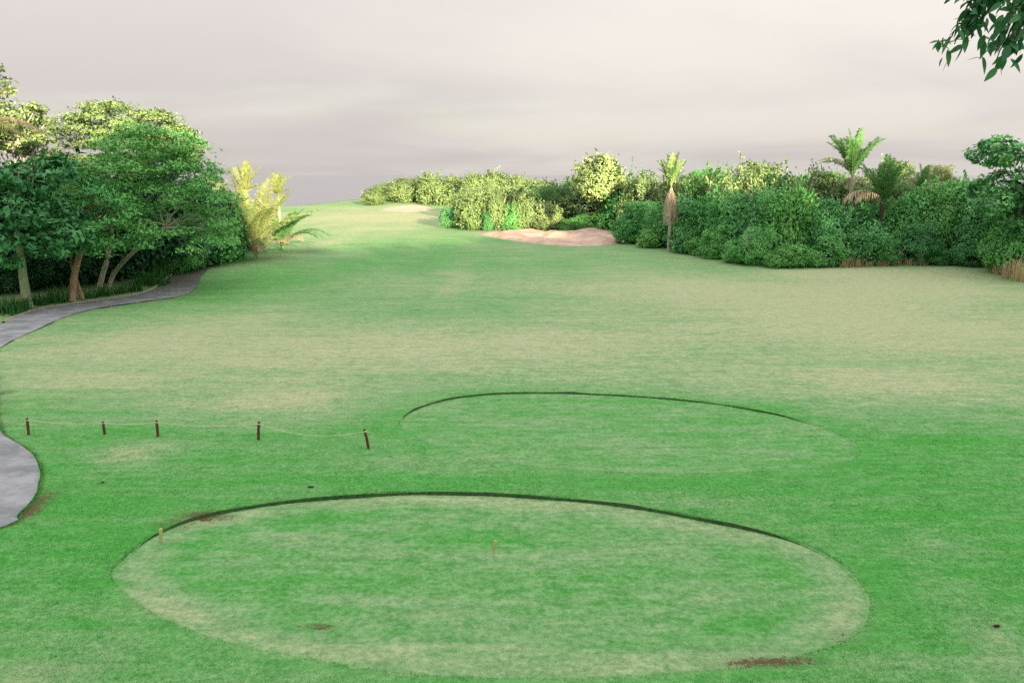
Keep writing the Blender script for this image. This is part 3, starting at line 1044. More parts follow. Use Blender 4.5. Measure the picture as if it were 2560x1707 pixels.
def round_tree(xd, y, top, w, crown_h, mat, label, bark='bark_dark', kind=2, group=None, name='tree'):
    p = A(xd, 500, y); p.z = th(p.x, p.y)
    zt = A(xd, top, y).z - p.z
    root = empty(name, (p.x, p.y, p.z - 0.1), label, 'tree', group, random.uniform(0, 6.28))
    bw, bh = BUSH_SIZE[kind]
    c = link('crown', with_mat(BUSH[kind], M[mat]), None, root)
    c.scale = (w / bw, w / bw, crown_h / bh); c.location = (0, 0, zt + 0.1 - crown_h)
    g = Geo()
    g.tube(branch_path((0, 0, -0.1), (0.1, 0.1, zt - crown_h * 0.75), 0, 6, 0.1), taper(0.2, 0.11, 6), 8)
    for j in range(5):
        a = 2 * math.pi * (j + random.random()) / 5
        g.tube(branch_path((0.1, 0.1, zt - crown_h * 0.8), (0.3 * w * math.cos(a), 0.3 * w * math.sin(a), zt - crown_h * 0.35), 0.05), taper(0.09, 0.02, 7), 6)
    g.build('trunk', M[bark], root)
    return root


round_tree(1378, 104, 358, 6.4, 5.6, 'lf_sun_olive', 'tallest sunlit round tree rising over the bunker bushes', kind=3)
round_tree(1732, 92, 373, 6.2, 4.0, 'lf_sun_olive', 'broad round sunlit tree above the middle of the hedge', kind=1)
round_tree(1612, 92, 391, 5.0, 3.0, 'lf_fresh', 'small green tree beside the palm with hanging dead fronds', kind=0)
round_tree(2052, 95, 369, 4.0, 2.2, 'lf_sun_olive', 'small flat-topped sunlit tree beside the tall palm', kind=4)
round_tree(2142, 95, 379, 4.2, 3.0, 'lf_sun_yellow', 'small yellowish tree standing alone above the hedge', kind=2)
round_tree(1666, 88, 402, 3.6, 2.4, 'lf_dark', 'small dark tree beside the broad round sunlit tree', kind=2)

# ------------------------------------------------------------------ palms


def frond_mesh(name, e0, e1, L=3.0, pairs=46, ll=0.50, seed=0, hang=0.35, vee=0.6, wf=1.0, pw=1.3):
    """a feather frond growing out along +x: elevation runs from e0 at the base to e1 at the tip"""
    r = np.random.default_rng(seed)
    n = 14
    pts = [np.zeros(3)]
    for i in range(n):
        e = R(e0 + (e1 - e0) * ((i + 0.5) / n) ** pw)
        pts.append(pts[-1] + np.array([math.cos(e), 0.012 * r.normal(), math.sin(e)]) * L / n)
    pts = np.array(pts)
    V, Fc, T = [], [], []

    def quad(a, b, c, d, t):
        k = len(V); V.extend([a, b, c, d]); Fc.append((k, k + 1, k + 2, k + 3)); T.extend([t] * 4)
    for i in range(n):          # rachis, three-sided ribbon
        w0 = 0.045 * (1 - i / n) + 0.008; w1 = 0.045 * (1 - (i + 1) / n) + 0.008
        a, b = pts[i], pts[i + 1]
        yv = np.array([0, 1, 0]); zv = np.array([0, 0, 1])
        quad(a + yv * w0, b + yv * w1, b - zv * w1, a - zv * w0, 0.9)
        quad(a - zv * w0, b - zv * w1, b - yv * w1, a - yv * w0, 0.9)
        quad(a - yv * w0, b - yv * w1, b + yv * w1, a + yv * w0, 0.9)
    for k in range(pairs):
        t = 0.16 + 0.84 * (k + r.random() * 0.6) / pairs
        q = t * n; i = min(int(q), n - 1)
        p = pts[i] * (1 - (q - i)) + pts[i + 1] * (q - i)
        d = pts[i + 1] - pts[i]; d /= np.linalg.norm(d)
        up = np.cross(d, np.array([0, 1, 0])); up = -up if up[2] < 0 else up
        l = ll * L / 3.0 * (0.35 + 0.9 * math.sin(math.pi * min(1, 0.12 + 0.86 * t)) ** 0.8) * r.uniform(0.8, 1.15)
        for sgn in (-1, 1):
            out = np.array([0, sgn, 0]) * r.uniform(0.8, 1.0) + d * r.uniform(0.45, 0.9) + up * vee * r.uniform(0.2, 0.8)
            out /= np.linalg.norm(out)
            tip = p + out * l + np.array([0, 0, -1]) * l * hang * r.uniform(0.4, 1.3)
            mid = p + out * l * 0.5
            w = 0.045 * wf
            quad(p, mid + d * w, tip, mid - d * w, r.random())
    return mesh_np(name, np.array(V), np.array(Fc), {'tint': np.array(T)})


FROND = {
    'up': frond_mesh('frond', 87, 72, seed=1), 'vee': frond_mesh('frond', 70, 46, seed=9), 'rise': frond_mesh('frond', 74, 22, seed=2), 'arch': frond_mesh('frond', 62, -25, seed=3),
    'wide': frond_mesh('frond', 40, -45, seed=4), 'dead': frond_mesh('frond', 0, -100, seed=5, ll=0.34, hang=0.9, vee=0.0, pairs=44),
    'hang': frond_mesh('frond', 10, -92, seed=8, ll=0.30, hang=1.3, vee=0.0, pairs=50, pw=0.16, wf=0.8),
    'deadarch': frond_mesh('frond', 55, -62, seed=6, ll=0.42, hang=0.7, vee=0.0, pairs=34)}
for k_, (a_, b_, sd_) in {'up': (86, 70, 21), 'vee': (72, 42, 22), 'rise': (72, 8, 23), 'arch': (58, -40, 24)}.items():
    FROND['big_' + k_] = frond_mesh('frond', a_, b_, L=6.0, pairs=84, ll=0.42, seed=sd_, wf=0.95)


def palm(p, zhead, fronds, label, trunk_r=0.16, mat='lf_palm', bark='bark_pale', name='palm_tree', tilt=(0, 0)):
    root = empty(name, p, label, 'palm')
    z0 = p[2]
    hd = Vector((tilt[0], tilt[1], zhead - z0))
    if hd.z > 0.5:
        g = Geo()
        n = max(8, int(hd.z * 3))
        pts = [Vector((hd.x * (i / n) ** 1.5, hd.y * (i / n) ** 1.5, -0.1 + (hd.z + 0.1) * i / n)) for i in range(n + 1)]
        rad = [trunk_r * (1.25 - 0.35 * min(1, i / n * 2)) * (1 + 0.07 * (i % 2)) for i in range(n + 1)]
        g.tube(pts, rad, 10)
        g.build('trunk', M[bark], root)
    for (kind, az, sc, m, tl) in fronds:
        o = link('dead_frond' if m == 'lf_dead' else 'frond', with_mat(FROND[kind], M[m]), None, root)
        o.location = hd; o.scale = (sc / (6.0 if kind.startswith('big_') else 3.0),) * 3
        o.rotation_euler = (tl, 0, R(az))
    return root


def fan(kinds, n, sc, m, az0=0, jit=14, tl=0.12):
    out = []
    for i in range(n):
        out.append((kinds[i % len(kinds)], az0 + 360 * i / n + random.uniform(-jit, jit), sc * random.uniform(0.85, 1.12), m, random.uniform(-tl, tl)))
    return out


# palm with a skirt of hanging dead fronds, at the front of the hedge
p = G(1537, 578); p.y += 0.2
zh = A(1540, 432, p.y).z
palm(p, zh, fan(['up', 'vee', 'up', 'vee'], 15, 3.0, 'lf_sun_olive') + fan(['rise'], 3, 2.2, 'lf_palm', 30) + [('hang', a_ + random.uniform(-15, 15), random.uniform(2.2, 3.9), 'lf_dead', 0) for a_ in range(0, 360, 36)],
     'slim palm with a long skirt of pale hanging dead fronds', 0.13)
# tall palm head against the sky
pp = A(1950, 500, 73); pp.z = th(pp.x, pp.y)
palm(pp, A(1950, 408, 73).z, fan(['up', 'vee', 'vee'], 15, 3.9, 'lf_palm') + [('rise', 178, 4.0, 'lf_sun_olive', 0), ('arch', 185, 3.8, 'lf_sun_olive', 0), ('arch', 165, 3.4, 'lf_sun_olive', .2), ('rise', 8, 4.4, 'lf_palm', 0)] + fan(['dead'], 4, 1.6, 'lf_dead'),
     'tall palm with upright green fronds spread against the sky', 0.2)
pp = A(2025, 500, 66.5); pp.z = th(pp.x, pp.y)
palm(pp, A(2025, 470, 66.5).z, fan(['up', 'vee', 'rise'], 15, 3.6, 'lf_palm') + fan(['arch'], 6, 3.2, 'lf_palm', 40) +
     [('deadarch', 188, 4.2, 'lf_dead', 0.1), ('deadarch', 200, 3.6, 'lf_dead', -0.1), ('up', 250, 3.2, 'lf_dead', 0)],
     'bushy palm with pale dead fronds bending out over the hedge', 0.2, bark='bark_dark')
pp = A(2110, 500, 74); pp.z = th(pp.x, pp.y)
palm(pp, A(2112, 440, 74).z, fan(['rise', 'up', 'arch'], 9, 2.4, 'lf_palm') + [('deadarch', 10, 2.6, 'lf_dead', 0), ('deadarch', 170, 2.2, 'lf_dead', 0)],
     'short palm with faded fronds half hidden in the hedge', 0.18)
# left: clump of stemless palms catching the sun
p = G(590, 596)
palm(p, p.z + 0.15, fan(['big_up', 'big_vee', 'big_rise', 'big_vee'], 20, 6.2, 'lf_sun_yellow', jit=18, tl=.25) + fan(['big_rise', 'big_vee', 'big_arch'], 14, 5.2, 'lf_sun_olive', 20) + fan(['big_arch', 'big_rise'], 9, 3.6, 'lf_dead', 50),
     'large stemless palm with tall yellow sunlit fronds beside the left trees')
p = G(648, 577)
palm(p, p.z + 0.15, fan(['big_rise', 'big_vee', 'big_arch'], 18, 4.8, 'lf_palm') + [('big_arch', 10, 5.2, 'lf_palm', 0), ('big_rise', -20, 5.0, 'lf_palm', .1), ('big_rise', 20, 5.6, 'lf_sun_olive', 0), ('big_arch', -40, 4.0, 'lf_dead', 0)],
     'lower green stemless palm beside the tall yellow palm')
for xd, yh, y_, sc, lab in [(566, 452, 84, 3.4, 'slender yellow palm top showing behind the woods edge'), (642, 455, 86, 2.8, 'slender yellow palm with a rounded head above the fairway')]:
    pp = A(xd, 500, y_); pp.z = th(pp.x, pp.y)
    palm(pp, A(xd, yh, y_).z, fan(['up', 'vee', 'up'], 11, sc, 'lf_sun_yellow') + fan(['arch'], 6, sc * 0.8, 'lf_sun_yellow', 33), lab, 0.14)
# left edge: palm drooping over the dark tree
pp = A(-95, 500, 46); pp.z = th(pp.x, pp.y)
palm(pp, A(-95, 360, 46).z, fan(['big_rise', 'big_arch', 'big_up', 'big_arch'], 20, 5.0, 'lf_sun_yellow') + [('big_arch', 0, 5.8, 'lf_dead', 0), ('big_arch', -14, 5.6, 'lf_sun_yellow', 0.1), ('big_arch', 14, 5.6, 'lf_dead', -0.1), ('big_arch', 5, 4.8, 'lf_dead', 0), ('big_rise', 6, 5.6, 'lf_sun_yellow', 0), ('big_rise', -6, 5.2, 'lf_dead', 0)],
     'palm with pale drooping sunlit fronds above the dark broadleaf tree', 0.22)

# ------------------------------------------------------------------ left woods
# the wide tree: a dome of flat layers on bent pale limbs
UC = A(345, 500, 50.5); UC.z = 0


def umbrella_tree(cx, cy, rx, ry, ztop, zlow, npads, trunks, mat, label, seed, bark, pad=(1.1, 1.9), per=46, leaf=0.2, name='spreading_tree'):
    r = np.random.default_rng(seed)
    base = Vector((cx, cy, th(cx, cy)))
    root = empty(name, base, label, 'tree')
    pads = []
    for k in range(npads):
        a = r.random() * 2 * math.pi
        el = math.asin(r.uniform(0.0, 1.0))
        f = r.uniform(0.82, 1.03) if k % 4 else r.uniform(0.5, 0.85)
        pads.append((rx * f * math.cos(el) * math.cos(a), ry * f * math.cos(el) * math.sin(a), zlow + (ztop - zlow) * math.sin(el) * f,
                     *(r.uniform(*pad, 2) * (0.75 + 0.25 * math.sin(el)))))
    link('crown', crown_pads('crown', seed, pads, leaf, per_m2=per), M[mat], root)
    for tr in trunks:
        g = Geo()
        pts = [Vector(q) - Vector((cx, cy, base.z)) for q in tr[0]]
        sm = []
        n = len(pts)
        for i in range(n - 1):
            p0, p1, p2, p3 = pts[max(i - 1, 0)], pts[i], pts[i + 1], pts[min(i + 2, n - 1)]
            for t in (0, .25, .5, .75):
                sm.append(0.5 * ((2 * p1) + (p2 - p0) * t + (2 * p0 - 5 * p1 + 4 * p2 - p3) * t * t + (3 * p1 - p0 - 3 * p2 + p3) * t ** 3))
        sm.append(pts[-1])
        g.tube(sm, taper(tr[1], tr[2], len(sm) - 1), 10, wob=0.08)
        tk = g.build('trunk', tr[3], root)
        # limbs fan out to the nearest layers of the crown
        end = sm[-1]
        g2 = Geo()
        near = sorted(pads, key=lambda q: (Vector(q[:3]) - end).length)[2:2 + tr[4]]
        for q in near:
            e = Vector(q[:3]) - Vector((0, 0, 0.1))
            pth = branch_path(end, e, 0.03, 7, 0.25)
            g2.tube(pth, taper(tr[2] * 0.5, 0.015, 7), 6)
            for s_ in range(2):
                e2 = e + Vector((random.uniform(-1, 1), random.uniform(-1, 1), random.uniform(-.2, .3)))
                g2.tube(branch_path(pth[4], e2, 0.02, 5, 0.2), taper(tr[2] * 0.35, 0.012, 5), 5)
        if near:
            g2.build('limb', tr[3], root)
    return root


t_a = [G(165, 693), A(170, 640, 46), A(182, 590, 47), A(200, 560, 48), A(222, 510, 49)]
t_b = [G(226, 668), A(236, 630, 50), A(245, 600, 50), A(252, 560, 50.5), A(262, 500, 51)]
t_c = [G(250, 662), A(262, 628, 51), A(295, 590, 50.5), A(335, 556, 50), A(380, 520, 50)]
umbrella_tree(UC.x, UC.y, 5.3, 5.0, 10.2, 2.9, 190,
              [(t_c, 0.16, 0.10, M['bark_pale'], 9), (t_b, 0.19, 0.12, M['bark_pale'], 9)],
              'lf_fresh', 'wide spreading green tree with layered dome crown and bent pale trunks', 7, M['bark_pale'], (0.7, 1.4), 46, 0.26)
c2 = A(215, 500, 46.5)
umbrella_tree(c2.x, c2.y, 3.2, 3.0, 7.2, 2.9, 60, [(t_a, 0.22, 0.12, M['bark_red'], 8), ([G(190, 688), A(178, 650, 46.6), A(164, 610, 47)], 0.12, 0.07, M['bark_red'], 3)],
              'lf_emerald', 'shaded tree with a reddish forked trunk beside the cart path', 17, M['bark_red'], (0.6, 1.1), 60, 0.22)
c3 = A(300, 500, 61)
umbrella_tree(c3.x, c3.y, 5.4, 4.5, 12.8, 7.2, 90, [([(c3.x, c3.y, 0), (c3.x + .4, c3.y, 4), (c3.x, c3.y, 8)], 0.25, 0.14, M['bark_dark'], 10)],
              'lf_sun_olive', 'tall feathery tree with sunlit top behind the spreading dome tree', 27, M['bark_pale'], (0.9, 1.6), 66, 0.24)
c3 = A(392, 500, 61.5)
umbrella_tree(c3.x, c3.y, 2.8, 2.6, 11.4, 7.6, 40, [([(c3.x, c3.y, 0), (c3.x - .4, c3.y, 4), (c3.x, c3.y, 8)], 0.2, 0.1, M['bark_dark'], 6)],
              'lf_sun_olive', 'narrow feathery tree with a flat sunlit top beside the tall feathery tree', 29, M['bark_pale'], (0.8, 1.4), 66, 0.24)

# dark broadleaf tree with big leaf clusters over a straight pale trunk


def broad_tree(p, w, ztop, zlow, mat, label, seed, bark, tr=0.2, leaf=0.34, n=300, per=16, name='broadleaf_tree', lean=(0, 0)):
    root = empty(name, p, label, 'tree')
    h = ztop - zlow
    r = np.random.default_rng(seed)
    L = []
    for k in range(30):
        a = r.random() * 6.28; rr = w * 0.5 * math.sqrt(r.random()) * 0.85
        zz = r.uniform(0.12, 0.86)
        s = w * r.uniform(0.10, 0.17)
        L.append((rr * math.cos(a) + lean[0], rr * math.sin(a) + lean[1], zlow - p[2] + h * zz * (1 - 0.3 * (rr / w) ** 2), s, s, s * 0.7))
    P, N, t = clumps(L, n, per, 0.26, seed, flat=0.6, shell=0.3, outw=0.7, upw=1.0, rnd=0.5, floor=0.4)
    link('crown', leaf_mesh('crown', P, N, leaf, 0.5, t, seed, 0.8), M[mat], root)
    g = Geo()
    top = Vector((lean[0] * 0.6, lean[1] * 0.6, zlow - p[2] + h * 0.5))
    g.tube([Vector((0, 0, -0.2)), Vector((0, 0, 0.12)), Vector((0.01, 0, 0.5))] + branch_path((0.02, 0, 0.9), top, 0, 6, 0.06), [tr * 1.9, tr * 1.35, tr * 1.08] + taper(tr, tr * 0.55, 6), 12, wob=0.06)
    g.build('trunk', bark, root)
    g2 = Geo()
    for q in L[:16]:
        g2.tube(branch_path(top * random.uniform(0.55, 1.0), q[:3], 0.03, 6, 0.2), taper(tr * 0.42, 0.025, 6), 6)
    g2.build('limb', bark, root)
    return root


broad_tree(G(62, 705), 7.5, 8.7, 2.2, 'lf_dark', 'dark broadleaf tree with a straight mossy trunk at the path kerb', 41, M['bark_green'], 0.24, 0.40, 420, 15)
b2 = A(-70, 500, 44)
broad_tree((b2.x, b2.y, th(b2.x, b2.y)), 7.0, 8.2, 1.6, 'lf_dark', 'dark broadleaf tree at the woods edge under the drooping palm', 43, M['bark_dark'], 0.2, 0.40, 380, 15)
b3 = A(0, 500, 58)
broad_tree((b3.x, b3.y, th(b3.x, b3.y)), 6.5, 15.6, 8.0, 'lf_sun_olive', 'tallest sunlit tree rising behind the drooping palm', 45, M['bark_pale'], 0.26, 0.3, 330, 20)
b4 = A(62, 500, 54)
broad_tree((b4.x, b4.y, th(b4.x, b4.y)), 4.6, 12.4, 7.4, 'lf_sun_olive', 'sunlit rounded tree between the tallest tree and the feathery tree', 46, M['bark_pale'], 0.2, 0.28, 240, 20)
# understorey behind the trunks, its shade painted into the leaf colour
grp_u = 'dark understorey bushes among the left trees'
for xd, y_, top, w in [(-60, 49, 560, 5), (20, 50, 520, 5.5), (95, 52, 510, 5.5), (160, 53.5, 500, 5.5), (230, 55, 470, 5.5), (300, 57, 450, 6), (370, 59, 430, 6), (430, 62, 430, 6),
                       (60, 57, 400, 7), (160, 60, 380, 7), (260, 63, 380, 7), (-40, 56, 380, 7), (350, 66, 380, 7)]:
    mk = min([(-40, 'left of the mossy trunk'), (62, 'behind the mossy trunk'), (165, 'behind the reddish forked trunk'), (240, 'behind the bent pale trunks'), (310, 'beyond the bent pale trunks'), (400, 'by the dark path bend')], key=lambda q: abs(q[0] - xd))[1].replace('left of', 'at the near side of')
    bush(xd, y_, top, w, 'lf_deep_shade', ('tall' if top <= 400 else 'low') + ' dim dark green bush in the woods ' + mk, grp_u)
for xd, y_, top, w, mat, lab in [(455, 63.5, 470, 5.2, 'lf_emerald', 'leafy green bush under the drooping side of the dome tree'),
                                 (500, 66.5, 440, 5.0, 'lf_dark', 'dense green bush closing the woods edge before the yellow palm'),  # dark leaf colour stands in for shade on this bush
                                 (528, 70, 470, 4.0, 'lf_dark', 'dark bush tucked behind the tall yellow palm'),
                                 (470, 72, 410, 6.0, 'lf_sun_olive', 'sunlit bush top behind the dome tree beside the yellow palm'),
                                 (545, 76, 440, 4.0, 'lf_sun_olive', 'yellowish bush behind the tall yellow palm'),
                                 (400, 58.5, 520, 4.0, 'lf_emerald', 'shaded bush above the dark bend of the cart path')]:
    bush(xd, y_, top, w, mat, lab, None)

# right edge tree with pointed leaf clusters
rt = A(2345, 500, 57)
broad_tree((rt.x, rt.y, th(rt.x, rt.y)), 9.0, A(2345, 285, 57).z, 2.0, 'lf_dark', 'large dark tree with starry leaf clusters at the end of the hedge', 51, M['bark_dark'], 0.25, 0.36, 620, 16, lean=(0.4, 0))

# ------------------------------------------------------------------ grass clumps


def clump_mesh(name, n, h, spread, seed, wid=0.02, curl=0.5):
    r = np.random.default_rng(seed)
    a = r.random(n) * 6.283; rad = spread * 0.45 * np.sqrt(r.random(n))
    b = np.column_stack([rad * np.cos(a), rad * np.sin(a), np.full(n, -0.05)])
    a2 = a + r.normal(size=n) * 0.7
    out = np.column_stack([np.cos(a2), np.sin(a2), np.zeros(n)])
    hh = (h * r.uniform(0.25, 1.15, n))[:, None]
    lean = (r.uniform(0.1, 0.6, n))[:, None]
    m = b + out * hh * lean * 0.35 + np.array([0, 0, 1]) * hh * 0.6
    t = b + out * hh * lean * (0.7 + curl) + np.array([0, 0, 1]) * hh * (1 - 0.4 * lean)
    sd = np.column_stack([-np.sin(a2), np.cos(a2), np.zeros(n)]) * wid
    V = np.stack([b - sd, b + sd, m + sd * 0.8, m - sd * 0.8, t], 1).reshape(-1, 3)
    k = np.arange(n)[:, None] * 5
    Q = np.concatenate([k + np.array([0, 1, 2, 3]), k + np.array([3, 2, 4, 4])], 0)
    # the tip triangle is written as its own face list
    me = bpy.data.meshes.new(name)
    fl = [tuple(q) for q in (k + np.array([0, 1, 2, 3])).tolist()] + [tuple(q) for q in (k + np.array([3, 2, 4])).tolist()]
    me.from_pydata(V.tolist(), [], fl)
    at = me.attributes.new('tint', 'FLOAT', 'POINT'); at.data.foreach_set('value', np.repeat(r.random(n), 5).astype(np.float32))
    me.materials.append(M['lf_straw'])
    return me


CL = [clump_mesh('grass_clump', 120, 1.0, 1.1, 61, 0.022), clump_mesh('grass_clump', 140, 1.0, 1.5, 62, 0.022), clump_mesh('grass_clump', 90, 1.0, 0.9, 63, 0.022)]


def grass_clump(xd, yd, h, w, mat, label, group, cat='grass clump'):
    p = G(xd, yd)
    o = link('grass_clump', with_mat(random.choice(CL), M[mat]), None, None, p)
    o.scale = (w, w, h * random.uniform(0.8, 1.5)); o.rotation_euler = (0, 0, random.uniform(0, 6.28))
    return tag(o, label, cat, group)


for xd, yd, h, w in [(1940, 614, .7, 1.1), (1968, 613, .75, 1.2), (1995, 612, .6, 1.1), (2025, 611, .7, 1.2), (2058, 610, .9, 1.1), (2085, 609, .8, 1.1), (2110, 609, .6, 1.0),
                     (2225, 610, 1.0, 1.2), (2252, 611, 1.15, 1.3), (2278, 616, 1.1, 1.3)]:
    grass_clump(xd, yd, h, w, 'lf_straw', 'dry straw coloured grass clump along the foot of the hedge', 'dry grass clumps at the hedge foot')
for xd, yd, h, w in [(2300, 630, 1.3, 1.3), (2322, 640, 1.4, 1.4), (2345, 646, 1.5, 1.5), (2338, 632, 1.5, 1.3)]:
    grass_clump(xd, yd, h, w, 'lf_straw', 'tall dry grass clump standing out onto the lawn before the dark tree', 'tall dry grass clumps before the dark tree')
for xd, yd, h, w in [(8, 722, 1.0, 1.2), (30, 716, 1.1, 1.3), (50, 711, .8, 1.0), (92, 700, .9, 1.2), (115, 696, 1.0, 1.2), (138, 694, .9, 1.1), (205, 684, .7, 1.1), (240, 679, .6, 1.1), (275, 674, .6, 1.1), (310, 669, .7, 1.1)]:
    grass_clump(xd, yd, h, w, 'lf_tall', 'tall green grass clump between the kerb and the tree trunks', 'green grass clumps along the kerb')
for xd, yd, h, w in [(340, 650, 1.3, 1.3), (365, 636, 1.4, 1.4), (385, 626, 1.4, 1.4), (405, 617, 1.3, 1.4), (425, 609, 1.3, 1.4), (445, 603, 1.2, 1.3), (465, 599, 1.1, 1.3), (360, 655, 1.0, 1.2)]:
    grass_clump(xd, yd, h, w, 'lf_tall', 'tall green grass clump beside the dark bend of the path', 'green grass clumps at the path bend')

# ------------------------------------------------------------------ rope fence


def post(xd, yb, yt, lean, label):
    b = G(xd, yb)
    h = (A(xd, yt, b.y).z - b.z)
    root = empty('rope_post', b, label, 'post', 'rope fence posts')
    g = Geo()
    r = 0.037
    g.tube([(0, 0, -0.12), (lean * h * .5, 0, h * .5), (lean * h, 0, h - 0.015), (lean * h, 0, h)], [r * 1.05, r, r * .97, r * .8], 10, wob=0.05)
    g.build('stake', M['wood_red'], root)
    g = Geo()
    g.tube([(lean * h * .86, 0, h * .86), (lean * h * .9, 0, h * .90)], [r * 1.25, r * 1.25], 10)
    g.build('rope_tie', M['rope'], root)
    return b + Vector((lean * h * .88, 0, h * .88))


tops = [post(66, 998, 960, 0.02, 'dark rope post standing beside the cart path edge'), post(241, 997, 968, -0.06, 'short reddish rope post next after the one by the path'),
        post(363, 1002, 965, 0.0, 'reddish rope post standing in the middle of the rope line'), post(593, 1010, 968, 0.10, 'reddish rope post leaning away from the path'),
        post(848, 1030, 985, -0.20, 'leaning brown post at the rope end nearest the far tee')]
g = Geo()
for (a, b, sag) in zip(tops[:-1], tops[1:], (0.06, 0.05, 0.09, 0.22)):
    pts = []
    for i in range(17):
        t = i / 16
        q = a.lerp(b, t); q.z -= sag * 4 * t * (1 - t)
        q.z = max(q.z, th(q.x, q.y) + 0.05)
        pts.append(q - tops[0])
    g.tube(pts, [0.008] * 17, 6)
ro = g.build('rope', M['rope'], None, tops[0])
tag(ro, 'thin pale rope strung along the five low posts', 'rope')

# stakes and small litter on the turf


def stake(xd, yb, yt, lean, mat, label, r=0.022):
    b = G(xd, yb); b.z -= TEE_DROP * (1 if xd > 400 else 0.2)
    h = A(xd, yt, b.y).z - b.z
    g = Geo()
    g.tube([(0, 0, -0.08), (lean * h * .5, 0, h * .5), (lean * h, 0, h * .96), (lean * h, 0, h)], [r * .8, r, r, r * .7], 8, wob=0.05)
    o = g.build('marker_stake', M[mat], None, b)
    return tag(o, label, 'stake')


stake(1133, 1270, 1240, 0.12, 'wood_pale', 'small yellowish stake standing in the large near tee', 0.026)
stake(370, 1243, 1213, 0.05, 'wood_pale', 'small pale stake on the bare edge of the near tee', 0.035)


def lump(xd, yd, sx, sy, sz, mat, label, cat, name, dz=0.0):
    p = G(xd, yd)
    r = np.random.default_rng(int(xd))
    n, m_ = 10, 6
    V, Fq = [], []
    for i in range(m_ + 1):
        e = math.pi * (i / m_ - 0.5)
        for k in range(n):
            a = 2 * math.pi * k / n
            f = 1 + 0.25 * r.normal() * math.cos(e)
            V.append((sx * f * math.cos(e) * math.cos(a), sy * f * math.cos(e) * math.sin(a), sz * (math.sin(e) + 0.6)))
    for i in range(m_):
        for k in range(n):
            Fq.append((i * n + k, i * n + (k + 1) % n, (i + 1) * n + (k + 1) % n, (i + 1) * n + k))
    o = link(name, mesh_np(name, np.array(V), np.array(Fq), None, True), M[mat], None, p + Vector((0, 0, dz)))
    return tag(o, label, cat)


lump(714, 1119, 0.07, 0.035, 0.022, 'debris', 'dark clod lying on the collar above the near tee', 'clod', 'soil_clod')
lump(2290, 1438, 0.045, 0.03, 0.02, 'debris', 'dark clod in the dry turf beyond the right end of the near tee', 'clod', 'soil_clod')
lump(236, 1108, 0.04, 0.025, 0.018, 'debris', 'tiny dark clod in the grass near the cart path', 'clod', 'soil_clod')
lump(1772, 1276, 0.075, 0.03, 0.02, 'white', 'small whitish chip lying on the near tee', 'chip', 'white_chip', -TEE_DROP)
lump(1385, 1023, 0.05, 0.035, 0.025, 'debris', 'tiny dark divot clod on the far tee', 'clod', 'soil_clod', -0.07)

# ------------------------------------------------------------------ overhanging tree at the right, trunk outside the frame
TR = Vector((8.6, 5.2, th(8.6, 5.2)))
root = empty('overhanging_tree', TR, 'leafy branch tips of a near tree hanging into the upper corner of the sky', 'tree')
DEP = 7.0


def loc(xd, yd, dep):
    return A(xd, yd, dep) - TR


g = Geo()
crotch = loc(2700, -260, 5.6)
fork = Vector((-0.5, 0.1, crotch.z - 1.3))
g.tube([Vector((0, 0, -0.2)), Vector((0, 0, 0.3))] + branch_path((0, 0, 0.8), fork, 0.02, 8, 0.06), [0.30, 0.24] + taper(0.21, 0.13, 8), 12, wob=0.06)
g.build('trunk', M['bark_dark'], root)
# one leaf: pointed blade folded along its midrib
lv = []
NL = 6
for i in range(NL + 1):
    t = i / NL
    w = 0.5 * math.sin(math.pi * min(1, t ** 0.75)) * 0.40
    zc_ = -0.16 * t * t
    lv += [(t, w, zc_ + 0.18 * w), (t, 0, zc_), (t, -w, zc_ + 0.18 * w)]
lf = []
for i in range(NL):
    b = i * 3
    lf += [(b, b + 1, b + 4, b + 3), (b + 1, b + 2, b + 5, b + 4)]
LEAFM = []
for t in (0.1, 0.35, 0.6, 0.95):
    me = bpy.data.meshes.new('leaf'); me.from_pydata(lv, [], lf)
    at = me.attributes.new('tint', 'FLOAT', 'POINT'); at.data.foreach_set('value', [t] * len(lv))
    me.polygons.foreach_set('use_smooth', [True] * len(me.polygons))
    me.materials.append(M['lf_hang']); LEAFM.append(me)


def twig(pts, nleaf, spread, size=(0.085, 0.165), r0=0.02):
    """a twig through the points with leaves springing from it"""
    P = [Vector(p) for p in pts]
    g = Geo(); sm = []
    for i in range(len(P) - 1):
        for k in range(4):
            sm.append(P[i].lerp(P[i + 1], k / 4) + Vector((random.uniform(-1, 1), random.uniform(-1, 1), random.uniform(-1, 1))) * 0.012)
    sm.append(P[-1])
    g.tube(sm, taper(r0, 0.004, len(sm) - 1), 6)
    g.build('twig', M['bark_dark'], root)
    n = len(sm) - 1
    for k in range(nleaf):
        q = n * (0.12 + 0.88 * random.random())
        i = min(int(q), n - 1)
        p = sm[i].lerp(sm[i + 1], q - i)
        d = (sm[i + 1] - sm[i]).normalized()
        a = Vector((random.gauss(0, 1), random.gauss(0, 1), random.gauss(-0.55, 0.8)))
        ax = (a.normalized() * 1.0 + d * 0.5).normalized()
        pos = p + Vector((random.gauss(0, 1), random.gauss(0, 1), random.gauss(0, 1))) * spread
        o = link('leaf', random.choice(LEAFM), None, root)
        L = random.uniform(*size)
        up = Vector((random.gauss(0, .5), random.gauss(-.3, .5), 1)).normalized()
        yv = up.cross(ax).normalized(); zv = ax.cross(yv)
        m = Matrix((ax, yv, zv)).transposed().to_4x4()
        o.matrix_local = Matrix.Translation(pos) @ m @ Matrix.Scale(L, 4)


